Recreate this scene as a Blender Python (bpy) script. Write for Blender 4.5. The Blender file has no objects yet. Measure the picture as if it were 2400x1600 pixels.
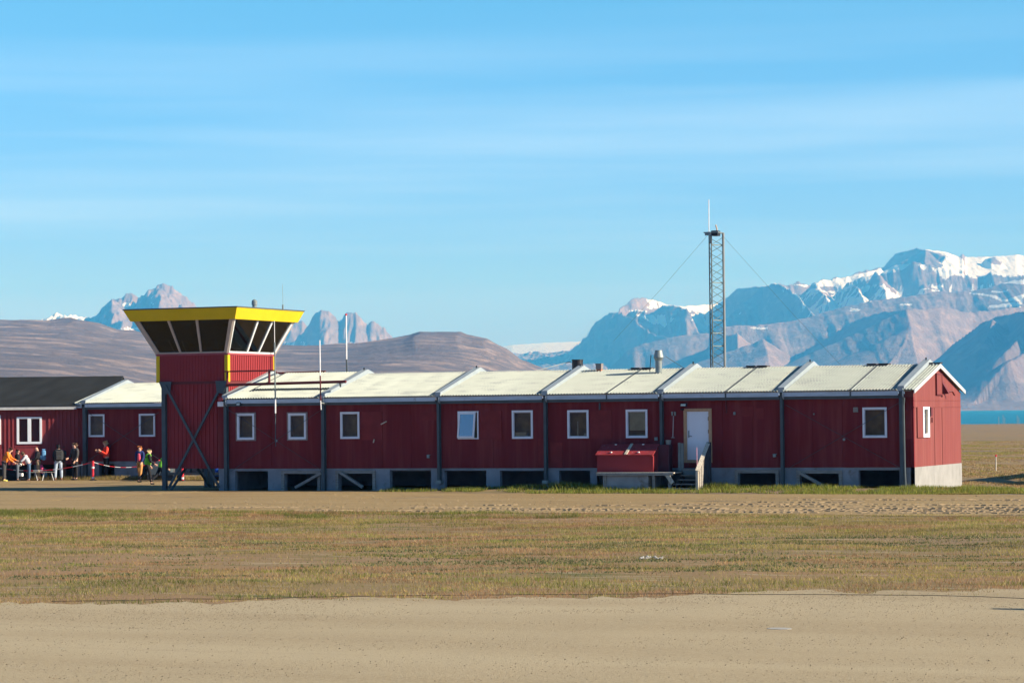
import bpy, bmesh, math, random
import numpy as np
from mathutils import Vector, Matrix
random.seed(7); rng = np.random.default_rng(11)
PI = math.pi
# ------------------------------------------------------------------ camera, sky, sun, exposure
SC = bpy.context.scene
FOC = 6250.0
CAMP = np.array((25.4, -100.0, 3.15))
YAW, PITCH, ROLL = math.radians(22.8), math.atan(168.5 / FOC), 0.0105
_u = np.array((0, 0, 1.0)); _f = np.array((-math.sin(YAW), math.cos(YAW), 0)); _r = np.array((math.cos(YAW), math.sin(YAW), 0))
FW = math.cos(PITCH) * _f + math.sin(PITCH) * _u
_u0 = -math.sin(PITCH) * _f + math.cos(PITCH) * _u
RT = math.cos(ROLL) * _r - math.sin(ROLL) * _u0
UP = math.sin(ROLL) * _r + math.cos(ROLL) * _u0
cam = bpy.data.objects.new('camera', bpy.data.cameras.new('camera'))
SC.collection.objects.link(cam)
cam.data.sensor_width = 36.0; cam.data.lens = 36.0 * FOC / 2400.0
cam.data.clip_start = 1.0; cam.data.clip_end = 90000.0
cam.matrix_world = Matrix(((RT[0], UP[0], -FW[0], CAMP[0]), (RT[1], UP[1], -FW[1], CAMP[1]), (RT[2], UP[2], -FW[2], CAMP[2]), (0, 0, 0, 1)))
SC.camera = cam
SUN_EL, SUN_AZ = math.radians(25.0), math.radians(7.0)      # azimuth measured from +X towards +Y
S = Vector((math.cos(SUN_EL) * math.cos(SUN_AZ), math.cos(SUN_EL) * math.sin(SUN_AZ), math.sin(SUN_EL)))
sun = bpy.data.objects.new('sun', bpy.data.lights.new('sun', 'SUN'))
sun.data.energy = 4.8; sun.data.angle = math.radians(0.53); sun.data.color = (1.0, 0.93, 0.82)
sun.rotation_euler = S.to_track_quat('Z', 'Y').to_euler(); SC.collection.objects.link(sun)
W = bpy.data.worlds.new('World'); SC.world = W; W.use_nodes = True
SKY_STRENGTH = 0.06
def build_world():
    nt = W.node_tree; nt.nodes.clear(); N = nt.nodes.new; L = nt.links.new
    out = N('ShaderNodeOutputWorld'); bg = N('ShaderNodeBackground'); bg.inputs[1].default_value = SKY_STRENGTH
    sky = N('ShaderNodeTexSky'); sky.sky_type = 'NISHITA'; sky.sun_disc = False
    sky.sun_elevation = SUN_EL; sky.sun_rotation = math.radians(90) - SUN_AZ
    sky.altitude = 0; sky.air_density = 1.0; sky.dust_density = 0.3; sky.ozone_density = 2.0
    # thin cirrus streaks, laid out by direction
    tc = N('ShaderNodeTexCoord'); mp = N('ShaderNodeMapping'); mp.inputs['Scale'].default_value = (1.7, 1.7, 38.0)
    mp.inputs['Rotation'].default_value = (0.03, -0.02, 0)
    no = N('ShaderNodeTexNoise'); no.inputs['Scale'].default_value = 1.6; no.inputs['Detail'].default_value = 5; no.inputs['Roughness'].default_value = 0.5
    L(tc.outputs['Generated'], mp.inputs[0]); L(mp.outputs[0], no.inputs[0])
    cr = N('ShaderNodeMapRange'); cr.inputs[1].default_value = 0.40; cr.inputs[2].default_value = 0.70; cr.inputs[3].default_value = 0; cr.inputs[4].default_value = 0.20
    L(no.outputs[0], cr.inputs[0])
    tint = N('ShaderNodeMixRGB'); tint.blend_type = 'MULTIPLY'; tint.inputs[0].default_value = 1; 
    sp = N('ShaderNodeSeparateXYZ'); L(tc.outputs['Generated'], sp.inputs[0]); el = N('ShaderNodeMapRange'); el.inputs[1].default_value = 0.0; el.inputs[2].default_value = 0.16; L(sp.outputs[2], el.inputs[0])
    tc2 = N('ShaderNodeMixRGB'); tc2.inputs[1].default_value = (0.56, 0.69, 2.05, 1); tc2.inputs[2].default_value = (0.43, 0.955, 1.46, 1); L(el.outputs[0], tc2.inputs[0]); L(tc2.outputs[0], tint.inputs[2])
    L(sky.outputs[0], tint.inputs[1])
    mx = N('ShaderNodeMixRGB'); mx.inputs[2].default_value = (8.0, 10.2, 13.0, 1)
    b1 = N('ShaderNodeMapRange'); b1.inputs[1].default_value = 0.035; b1.inputs[2].default_value = 0.075; L(sp.outputs[2], b1.inputs[0])
    b2 = N('ShaderNodeMapRange'); b2.inputs[1].default_value = 0.145; b2.inputs[2].default_value = 0.105; L(sp.outputs[2], b2.inputs[0])
    bm_ = N('ShaderNodeMath'); bm_.operation = 'MULTIPLY'; L(b1.outputs[0], bm_.inputs[0]); L(b2.outputs[0], bm_.inputs[1])
    bn = N('ShaderNodeMath'); bn.operation = 'MULTIPLY_ADD'; bn.inputs[1].default_value = 1.0; bn.inputs[2].default_value = 0.18; L(bm_.outputs[0], bn.inputs[0])
    bq = N('ShaderNodeMath'); bq.operation = 'MULTIPLY'; L(cr.outputs[0], bq.inputs[0]); L(bn.outputs[0], bq.inputs[1]); L(bq.outputs[0], mx.inputs[0])
    z2 = N('ShaderNodeMapRange'); z2.inputs[1].default_value = 0.18; z2.inputs[2].default_value = 0.55; z2.inputs[3].default_value = 1.0; z2.inputs[4].default_value = 0.45; L(sp.outputs[2], z2.inputs[0])
    zm = N('ShaderNodeVectorMath'); zm.operation = 'SCALE'; L(z2.outputs[0], zm.inputs['Scale']); L(tint.outputs[0], mx.inputs[1])
    L(mx.outputs[0], zm.inputs[0]); L(zm.outputs[0], bg.inputs[0]); L(bg.outputs[0], out.inputs[0])
build_world()
SC.view_settings.view_transform = 'Standard'; SC.view_settings.look = 'None'
SC.view_settings.exposure = 1.06; SC.view_settings.gamma = 1.0
SC.render.engine = 'CYCLES'
SC.cycles.volume_bounces = 0; SC.cycles.max_bounces = 6

# ------------------------------------------------------------------ helpers
def _ray(x, y): return RT * (x - 1200) / FOC + UP * (800 - y) / FOC + FW
def _on(ax, v, x, y):
    d = _ray(x, y); t = (v - CAMP[ax]) / d[ax]; return Vector(CAMP + t * d)
def at_x(x, y, X): return _on(0, X, x, y)
def at_y(x, y, Y): return _on(1, Y, x, y)
def at_z(x, y, Z=0.0): return _on(2, Z, x, y)

class MB:
    def __init__(s): s.v = []; s.f = []; s.m = []
    def add(s, vs, fs, mi=0):
        o = len(s.v); s.v += [tuple(p) for p in vs]; s.f += [tuple(i + o for i in f) for f in fs]; s.m += [mi] * len(fs); return s
    def box(s, x0, x1, y0, y1, z0, z1, mi=0):
        vs = [(x, y, z) for z in (z0, z1) for y in (y0, y1) for x in (x0, x1)]
        return s.add(vs, [(0, 2, 3, 1), (4, 5, 7, 6), (0, 1, 5, 4), (2, 6, 7, 3), (0, 4, 6, 2), (1, 3, 7, 5)], mi)
    def bar(s, a, b, w, h=None, up=(0, 0, 1), mi=0):
        h = h or w; a = Vector(a); b = Vector(b); d = (b - a).normalized(); up = Vector(up)
        if abs(d.dot(up)) > 0.98: up = Vector((0, 1, 0))
        sx = d.cross(up).normalized() * w / 2; sy = sx.normalized().cross(d).normalized() * h / 2
        vs = [p + i * sx + j * sy for p in (a, b) for i, j in ((-1, -1), (1, -1), (1, 1), (-1, 1))]
        return s.add(vs, [(3, 2, 1, 0), (4, 5, 6, 7), (0, 1, 5, 4), (1, 2, 6, 5), (2, 3, 7, 6), (3, 0, 4, 7)], mi)
    def tube(s, pts, r, n=8, mi=0, caps=True):
        pts = [Vector(p) for p in pts]; rs = r if isinstance(r, (list, tuple)) else [r] * len(pts); rings = []
        for i, p in enumerate(pts):
            d = (pts[min(i + 1, len(pts) - 1)] - pts[max(i - 1, 0)]).normalized()
            u = Vector((0, 0, 1)) if abs(d.z) < 0.9 else Vector((1, 0, 0))
            a = d.cross(u).normalized(); b = d.cross(a).normalized()
            rings.append([p + (a * math.cos(t) + b * math.sin(t)) * rs[i] for t in [2 * PI * k / n for k in range(n)]])
        vs = [q for R in rings for q in R]; fs = []
        for i in range(len(pts) - 1):
            for k in range(n):
                fs.append((i * n + k, (i + 1) * n + k, (i + 1) * n + (k + 1) % n, i * n + (k + 1) % n))
        if caps: fs += [tuple(range(n)), tuple(reversed(range((len(pts) - 1) * n, len(pts) * n)))]
        return s.add(vs, fs, mi)
    def prism(s, poly, d, mi=0):          # poly: 3-D outline, d: extrusion vector
        n = len(poly); d = Vector(d); vs = [Vector(p) for p in poly] + [Vector(p) + d for p in poly]
        return s.add(vs, [tuple(range(n)), tuple(reversed(range(n, 2 * n)))] + [(i, i + n, (i + 1) % n + n, (i + 1) % n) for i in range(n)], mi)
    def build(s, name, mats, parent=None, smooth=False, fix=True, bevel=0):
        me = bpy.data.meshes.new(name); me.from_pydata(s.v, [], s.f)
        if not isinstance(mats, (list, tuple)): mats = [mats]
        for m in mats: me.materials.append(m)
        for p, i in zip(me.polygons, s.m): p.material_index = i; p.use_smooth = smooth
        if fix:
            bm = bmesh.new(); bm.from_mesh(me); bmesh.ops.recalc_face_normals(bm, faces=bm.faces)
            if bevel: bmesh.ops.bevel(bm, geom=bm.edges[:], offset=bevel, segments=1, affect='EDGES')
            bm.to_mesh(me); bm.free()
        return link(name, me, parent)
def link(name, me, parent=None):
    o = bpy.data.objects.new(name, me); SC.collection.objects.link(o)
    if parent is not None:
        o.parent = parent; o.matrix_parent_inverse = parent.matrix_basis.inverted()
    return o
def tag(o, label, cat, group=None):
    o['label'] = label; o['category'] = cat
    if group: o['group'] = group
    return o
def thing(name, loc, label, cat, group=None, rz=0):
    o = bpy.data.objects.new(name, None); o.location = loc; o.rotation_euler = (0, 0, rz); SC.collection.objects.link(o)
    o.empty_display_size = 0.3
    return tag(o, label, cat, group)
def struct(o, kind='structure'): o['kind'] = kind; return o
def np_mesh(name, co, faces, mats, smooth=True, parent=None, attrs=None):
    me = bpy.data.meshes.new(name); co = np.ascontiguousarray(co, dtype=np.float32); faces = np.asarray(faces, dtype=np.int32)
    k = faces.shape[1]; me.vertices.add(len(co)); me.vertices.foreach_set('co', co.ravel())
    me.loops.add(faces.size); me.loops.foreach_set('vertex_index', faces.ravel())
    me.polygons.add(len(faces)); me.polygons.foreach_set('loop_start', np.arange(0, faces.size, k, dtype=np.int32)); me.polygons.foreach_set('loop_total', np.full(len(faces), k, dtype=np.int32))
    me.polygons.foreach_set('use_smooth', np.full(len(faces), smooth, dtype=bool))
    for n, (dom, typ, arr) in (attrs or {}).items():
        a = me.attributes.new(n, typ, dom); key = 'color' if typ == 'FLOAT_COLOR' else 'value'
        a.data.foreach_set(key, np.ascontiguousarray(arr, dtype=np.float32).ravel())
    for m in (mats if isinstance(mats, (list, tuple)) else [mats]): me.materials.append(m)
    me.update(); me.validate(); return link(name, me, parent)
def grid_faces(nu, nv):
    i = np.arange(nu - 1)[:, None] * nv + np.arange(nv - 1)[None, :]
    return np.stack([i, i + nv, i + nv + 1, i + 1], -1).reshape(-1, 4)
def _hash(ix, iy, s): 
    h = np.sin(ix * 127.1 + iy * 311.7 + s * 74.7) * 43758.5453; return h - np.floor(h)
def vnoise(x, y, s=0):
    ix = np.floor(x); iy = np.floor(y); fx = x - ix; fy = y - iy; fx = fx * fx * (3 - 2 * fx); fy = fy * fy * (3 - 2 * fy)
    a = _hash(ix, iy, s); b = _hash(ix + 1, iy, s); c = _hash(ix, iy + 1, s); d = _hash(ix + 1, iy + 1, s)
    return a + (b - a) * fx + (c - a) * fy + (a - b - c + d) * fx * fy
def fbm(x, y, o=5, s=0, ridged=False, g=0.5):
    t = 0; a = 1; n = 0
    for k in range(o):
        v = vnoise(x, y, s + k * 3.3); v = 1 - np.abs(2 * v - 1) if ridged else v
        t = t + a * v; n += a; a *= g; x = x * 2.03 + 17.7; y = y * 1.97 + 9.1
    return t / n

# ------------------------------------------------------------------ materials
MATS = {}
def mat(name, col, rough=0.7, metal=0.0, var=0.12, scale=3.0, stretch=(1, 1, 1), spec=0.35, col2=None, c2amt=(0.55, 0.7), c2scale=1.5, c2stretch=(1, 1, 1), bump=0.0, bscale=40.0, emit=None):
    if name in MATS: return MATS[name]
    m = bpy.data.materials.new(name); m.use_nodes = True; nt = m.node_tree; N = nt.nodes.new; L = nt.links.new
    b = nt.nodes['Principled BSDF']; b.inputs['Roughness'].default_value = rough; b.inputs['Metallic'].default_value = metal
    b.inputs['Specular IOR Level'].default_value = spec
    g = N('ShaderNodeNewGeometry'); mp = N('ShaderNodeMapping'); mp.inputs['Scale'].default_value = stretch; L(g.outputs['Position'], mp.inputs[0])
    n = N('ShaderNodeTexNoise'); n.inputs['Scale'].default_value = scale; n.inputs['Detail'].default_value = 6; L(mp.outputs[0], n.inputs[0])
    r = N('ShaderNodeMapRange'); r.inputs[1].default_value = 0.3; r.inputs[2].default_value = 0.7; r.inputs[3].default_value = 1 - var; r.inputs[4].default_value = 1 + var; L(n.outputs[0], r.inputs[0])
    mul = N('ShaderNodeVectorMath'); mul.operation = 'SCALE'; mul.inputs[0].default_value = col[:3]; L(r.outputs[0], mul.inputs['Scale'])
    last = mul.outputs[0]
    if col2:
        mp2 = N('ShaderNodeMapping'); mp2.inputs['Scale'].default_value = c2stretch; L(g.outputs['Position'], mp2.inputs[0])
        n2 = N('ShaderNodeTexNoise'); n2.inputs['Scale'].default_value = c2scale; n2.inputs['Detail'].default_value = 8; n2.inputs['Roughness'].default_value = 0.65; L(mp2.outputs[0], n2.inputs[0])
        r2 = N('ShaderNodeMapRange'); r2.inputs[1].default_value = c2amt[0]; r2.inputs[2].default_value = c2amt[1]; L(n2.outputs[0], r2.inputs[0])
        mx = N('ShaderNodeMixRGB'); mx.inputs[2].default_value = (*col2, 1); L(r2.outputs[0], mx.inputs[0]); L(last, mx.inputs[1]); last = mx.outputs[0]
    L(last, b.inputs['Base Color'])
    if bump:
        n3 = N('ShaderNodeTexNoise'); n3.inputs['Scale'].default_value = bscale; n3.inputs['Detail'].default_value = 4; L(mp.outputs[0], n3.inputs[0])
        bp = N('ShaderNodeBump'); bp.inputs['Strength'].default_value = 0.6; bp.inputs['Distance'].default_value = bump; L(n3.outputs[0], bp.inputs['Height']); L(bp.outputs[0], b.inputs['Normal'])
    MATS[name] = m; return m
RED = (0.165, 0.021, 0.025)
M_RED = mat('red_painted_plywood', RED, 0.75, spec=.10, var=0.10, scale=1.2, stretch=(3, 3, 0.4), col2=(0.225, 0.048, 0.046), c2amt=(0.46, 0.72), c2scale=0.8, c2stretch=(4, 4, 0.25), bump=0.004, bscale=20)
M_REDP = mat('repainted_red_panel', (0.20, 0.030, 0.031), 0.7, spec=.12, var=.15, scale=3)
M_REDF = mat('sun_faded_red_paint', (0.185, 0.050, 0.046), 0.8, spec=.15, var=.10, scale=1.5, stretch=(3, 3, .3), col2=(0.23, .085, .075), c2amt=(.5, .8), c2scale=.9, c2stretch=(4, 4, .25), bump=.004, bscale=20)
M_RED2 = mat('red_metal_cladding', (0.27, 0.036, 0.040), 0.6, spec=.12, var=0.06, scale=1.0)
M_REDDARK = mat('red_brown_steel', (0.12, 0.018, 0.02), 0.6)
M_CREAM = mat('cream_corrugated_roof', (0.35, 0.382, 0.335), 0.55, var=0.06, scale=1.5, col2=(0.22, 0.245, 0.235), c2amt=(0.52, 0.68), c2scale=1.3, c2stretch=(0.7, 2.2, 1))
M_PALE = mat('pale_grey_flashing', (0.29, 0.34, 0.36), 0.5, var=0.08)
M_FASCIA = mat('blue_grey_fascia', (0.44, 0.52, 0.58), 0.5, var=0.12, scale=2, stretch=(1, 1, 6), col2=(0.22, 0.17, 0.17), c2amt=(0.62, 0.75), c2scale=2.0)
M_STEEL = mat('dark_grey_steel', (0.062, 0.082, 0.090), 0.55, var=0.15)
M_GALV = mat('galvanised_steel', (0.21, 0.245, 0.235), 0.45, metal=0.3, var=0.15, scale=8)
M_CONC = mat('weathered_concrete', (0.26, 0.262, 0.25), 0.85, var=0.10, scale=2, col2=(0.19, 0.19, 0.185), c2amt=(0.55, 0.75), c2scale=1.6, c2stretch=(1, 1, 0.5), bump=0.006, bscale=30)
M_CONC2 = mat('grey_concrete', (0.235, 0.25, 0.27), 0.85, var=0.2, scale=2, col2=(0.14, 0.11, 0.09), c2amt=(0.58, 0.75), c2scale=2.2, bump=0.006)
M_WHITE = mat('white_painted_frame', (0.74, 0.77, 0.80), 0.45, var=0.04)
M_CASING = mat('weathered_brown_casing', (0.26, 0.21, 0.20), 0.7, var=0.2, scale=6)
M_WOOD = mat('grey_weathered_wood', (0.26, 0.24, 0.21), 0.85, var=0.3, scale=4, stretch=(1, 1, 8), bump=0.004)
M_WOODL = mat('pale_worn_timber', (0.50, 0.45, 0.36), 0.8, var=0.25, scale=5, stretch=(4, 4, 1), bump=0.004)
M_WOODD = mat('dark_old_timber', (0.055, 0.055, 0.06), 0.85, var=0.3, scale=4)
M_DOOR = mat('white_door_paint', (0.68, 0.72, 0.76), 0.45, var=0.04, scale=1)
M_TAN = mat('tan_varnished_wood', (0.42, 0.27, 0.15), 0.6, var=0.15, scale=5, stretch=(3, 3, 1))
M_YEL = mat('yellow_paint', (0.64, 0.46, 0.018), 0.55, spec=.12, var=0.05, scale=1.5)
M_TAUPE = mat('taupe_window_frame', (0.46, 0.38, 0.31), 0.5, var=0.05)
M_BLACK = mat('black_paint', (0.015, 0.015, 0.017), 0.5)
M_BLKROOF = mat('black_roofing_felt', (0.025, 0.028, 0.029), 0.95, spec=.1, var=0.25, scale=1.0, stretch=(1, 0.3, 1))
M_ROOM = mat('dim_room_interior', (0.42, 0.33, 0.19), 0.9, var=0.25, scale=3)
M_ROOMD = mat('dark_cab_interior', (0.030, 0.031, 0.033), 0.9, var=0.3, scale=2)
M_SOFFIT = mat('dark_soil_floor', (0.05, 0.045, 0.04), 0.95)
M_RUST = mat('rusty_orange_metal', (0.42, 0.16, 0.09), 0.7)
M_LREDP = mat('red_plastic', (0.62, 0.03, 0.045), 0.4)
M_LWHITE = mat('white_plastic', (0.78, 0.78, 0.76), 0.4)
M_BLUEP = mat('blue_plastic', (0.01, 0.08, 0.42), 0.4)
def glass(name, tint=(0.9, 0.9, 0.85), refl=0.10, base=None):
    m = bpy.data.materials.new(name); m.use_nodes = True; nt = m.node_tree; nt.nodes.clear(); N = nt.nodes.new; L = nt.links.new
    o = N('ShaderNodeOutputMaterial'); tr = N('ShaderNodeBsdfTransparent'); tr.inputs[0].default_value = (*tint, 1)
    gl = N('ShaderNodeBsdfGlossy'); gl.inputs['Roughness'].default_value = 0.03; gl.inputs[0].default_value = (1, 1, 1, 1)
    lw = N('ShaderNodeFresnel'); lw.inputs[0].default_value = 1.5
    ad = N('ShaderNodeMath'); ad.operation = 'ADD'; ad.inputs[1].default_value = refl - 0.04; L(lw.outputs[0], ad.inputs[0])
    mx = N('ShaderNodeMixShader'); L(ad.outputs[0], mx.inputs[0]); L(tr.outputs[0], mx.inputs[1]); L(gl.outputs[0], mx.inputs[2]); L(mx.outputs[0], o.inputs[0]); return m
M_GLASS = glass('window_glass', (0.78, 0.74, 0.64), 0.012)
M_GLASSB = glass('blue_reflecting_glass', (0.15, 0.22, 0.35), 0.22)
M_TGLASS = glass('tinted_cab_glass', (0.36, 0.38, 0.38), 0.02)

# ------------------------------------------------------------------ far country: hills, mountains, water, haze
def land_mat(name, cols, snow=True):
    m = bpy.data.materials.new(name); m.use_nodes = True; nt = m.node_tree; N = nt.nodes.new; L = nt.links.new
    b = nt.nodes['Principled BSDF']; b.inputs['Roughness'].default_value = 0.95; b.inputs['Specular IOR Level'].default_value = 0.1
    g = N('ShaderNodeNewGeometry')
    def noise(sc, st=(1, 1, 1), det=8, ro=0.6):
        mp = N('ShaderNodeMapping'); mp.inputs['Scale'].default_value = st; L(g.outputs['Position'], mp.inputs[0])
        n = N('ShaderNodeTexNoise'); n.inputs['Scale'].default_value = sc; n.inputs['Detail'].default_value = det; n.inputs['Roughness'].default_value = ro; L(mp.outputs[0], n.inputs[0]); return n.outputs[0]
    def ramp(src, a, c):
        r = N('ShaderNodeMapRange'); r.inputs[1].default_value = a; r.inputs[2].default_value = c; L(src, r.inputs[0]); return r.outputs[0]
    def mix(f, a, c):
        x = N('ShaderNodeMixRGB'); L(f, x.inputs[0])
        for i, q in ((1, a), (2, c)):
            if isinstance(q, tuple): x.inputs[i].default_value = (*q, 1)
            else: L(q, x.inputs[i])
        return x.outputs[0]
    c = mix(ramp(noise(*cols['s1']), 0.40, 0.62), cols['a'], cols['b'])
    c = mix(ramp(noise(*cols['s2']), 0.52, 0.66), c, cols['c'])
    if snow:
        a = N('ShaderNodeAttribute'); a.attribute_name = 'snow'
        n = noise(0.012, (1, 1, 1), 6, 0.7); ad = N('ShaderNodeMath'); ad.operation = 'ADD'; L(a.outputs['Fac'], ad.inputs[0])
        s = N('ShaderNodeMath'); s.operation = 'MULTIPLY_ADD'; s.inputs[1].default_value = 0.5; s.inputs[2].default_value = -0.25; L(n, s.inputs[0]); L(s.outputs[0], ad.inputs[1])
        c = mix(ramp(ad.outputs[0], 0.42, 0.56), c, (0.60, 0.64, 0.68))
    L(c, b.inputs['Base Color'])
    bp = N('ShaderNodeBump'); bp.inputs['Strength'].default_value = 1.0; bp.inputs['Distance'].default_value = cols.get('bd', 14.0)
    L(noise(cols.get('bs', .022), (1, 1, .35), 9, .68), bp.inputs['Height']); L(bp.outputs[0], b.inputs['Normal'])
    return m
def cam_px(P):
    d = P - CAMP; z = d @ FW; return 1200 + FOC * (d @ RT) / z, 800 - FOC * (d @ UP) / z
def hz(x): return 968.5 - 0.0105 * (x - 1200)
SEA = -5.0
def world_pt(x, y, D):       # a point seen at pixel column x, height y, at horizontal distance D along the view axis
    d = _ray(x, y); fwd = d[0] * _f[0] + d[1] * _f[1]; t = D / fwd; return CAMP + t * d
def crest_field(X, Y, crests):
    """height of the highest ridge; crests that run across the view carry their own skyline, the others are tents. crest: (points [(px,py,Dkm)], slope_front, slope_back, _)"""
    H = np.full(X.shape, -300.0)
    lat = (X - CAMP[0]) * _r[0] + (Y - CAMP[1]) * _r[1]; dep = (X - CAMP[0]) * _f[0] + (Y - CAMP[1]) * _f[1]
    col = 1200 + FOC * lat / dep
    for pts, sl, sr, _k in crests:
        P = [world_pt(x, y, D * 1000) for x, y, D in pts]; xs = np.array([p[0] for p in pts], float)
        if np.all(np.diff(xs) > 0) and abs(pts[-1][2] - pts[0][2]) * 1000 < 14 * (xs[-1] - xs[0]):
            zc = np.interp(col, xs, [p[2] for p in P]); Dc = np.interp(col, xs, [p[2] * 1000 for p in pts])
            wob = (fbm(lat / 160, dep * 0 + Dc / 900, 5, 13) - 0.5) * 320 * (1 if sl > .3 else .04)
            dd = dep - Dc - wob * np.clip(np.abs(dep - Dc) / 500, 0, 1)
            h = zc - np.where(dd < 0, -dd * sl, dd * sr)
            if _k:
                cs = np.arange(-900, 3600, 20.0); zs = np.interp(cs, xs, [p[2] for p in P]); zs = np.convolve(np.pad(zs, 20, mode='edge'), np.hanning(41) / np.hanning(41).sum(), mode='valid')
                w = np.clip(np.abs(dd) / _k, 0, 1); w = w * w * (3 - 2 * w); h = h + (np.interp(col, cs, zs) - zc) * w * (col < 1300)
            out = np.maximum(np.maximum(xs[0] - col, col - xs[-1]), 0) / FOC * dep; h = h - out * 0.95
        else:
            h = np.full(X.shape, -500.0)
            for a, b in zip(P[:-1], P[1:]):
                ex, ey = b[0] - a[0], b[1] - a[1]; L2 = ex * ex + ey * ey
                t = np.clip(((X - a[0]) * ex + (Y - a[1]) * ey) / L2, 0, 1)
                dx = X - (a[0] + t * ex); dy = Y - (a[1] + t * ey); d = np.sqrt(dx * dx + dy * dy)
                side = (ex * (Y - a[1]) - ey * (X - a[0])) > 0
                h = np.maximum(h, a[2] + t * (b[2] - a[2]) - np.where(side, sl, sr) * d)
        H = np.maximum(H, h)
    return H
def poly_mask(px, py, poly):
    inside = np.zeros(px.shape, bool); n = len(poly)
    for i in range(n):
        x1, y1 = poly[i]; x2, y2 = poly[(i + 1) % n]
        c = ((y1 > py) != (y2 > py)) & (px < (x2 - x1) * (py - y1) / (y2 - y1 + 1e-9) + x1); inside ^= c
    return inside
def polar(x0, x1, dx, D):
    xs = np.arange(x0, x1, dx); t = (xs - 1200) / FOC
    Xc = t[:, None] * D[None, :]; Zc = np.broadcast_to(D[None, :], Xc.shape)
    return CAMP[0] + Xc * _r[0] + Zc * _f[0], CAMP[1] + Xc * _r[1] + Zc * _f[1], len(xs)
def C3(*p): return [(1200 + x / 3.92, 560 + y / 3.92) for x, y in p]
def C4(*p): return [(1700 + x / 3.36, 540 + y / 3.36) for x, y in p]
def wd(pts, d0, d1): n = len(pts) - 1; return [(x, y, d0 + (d1 - d0) * i / n) for i, (x, y) in enumerate(pts)]
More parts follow.
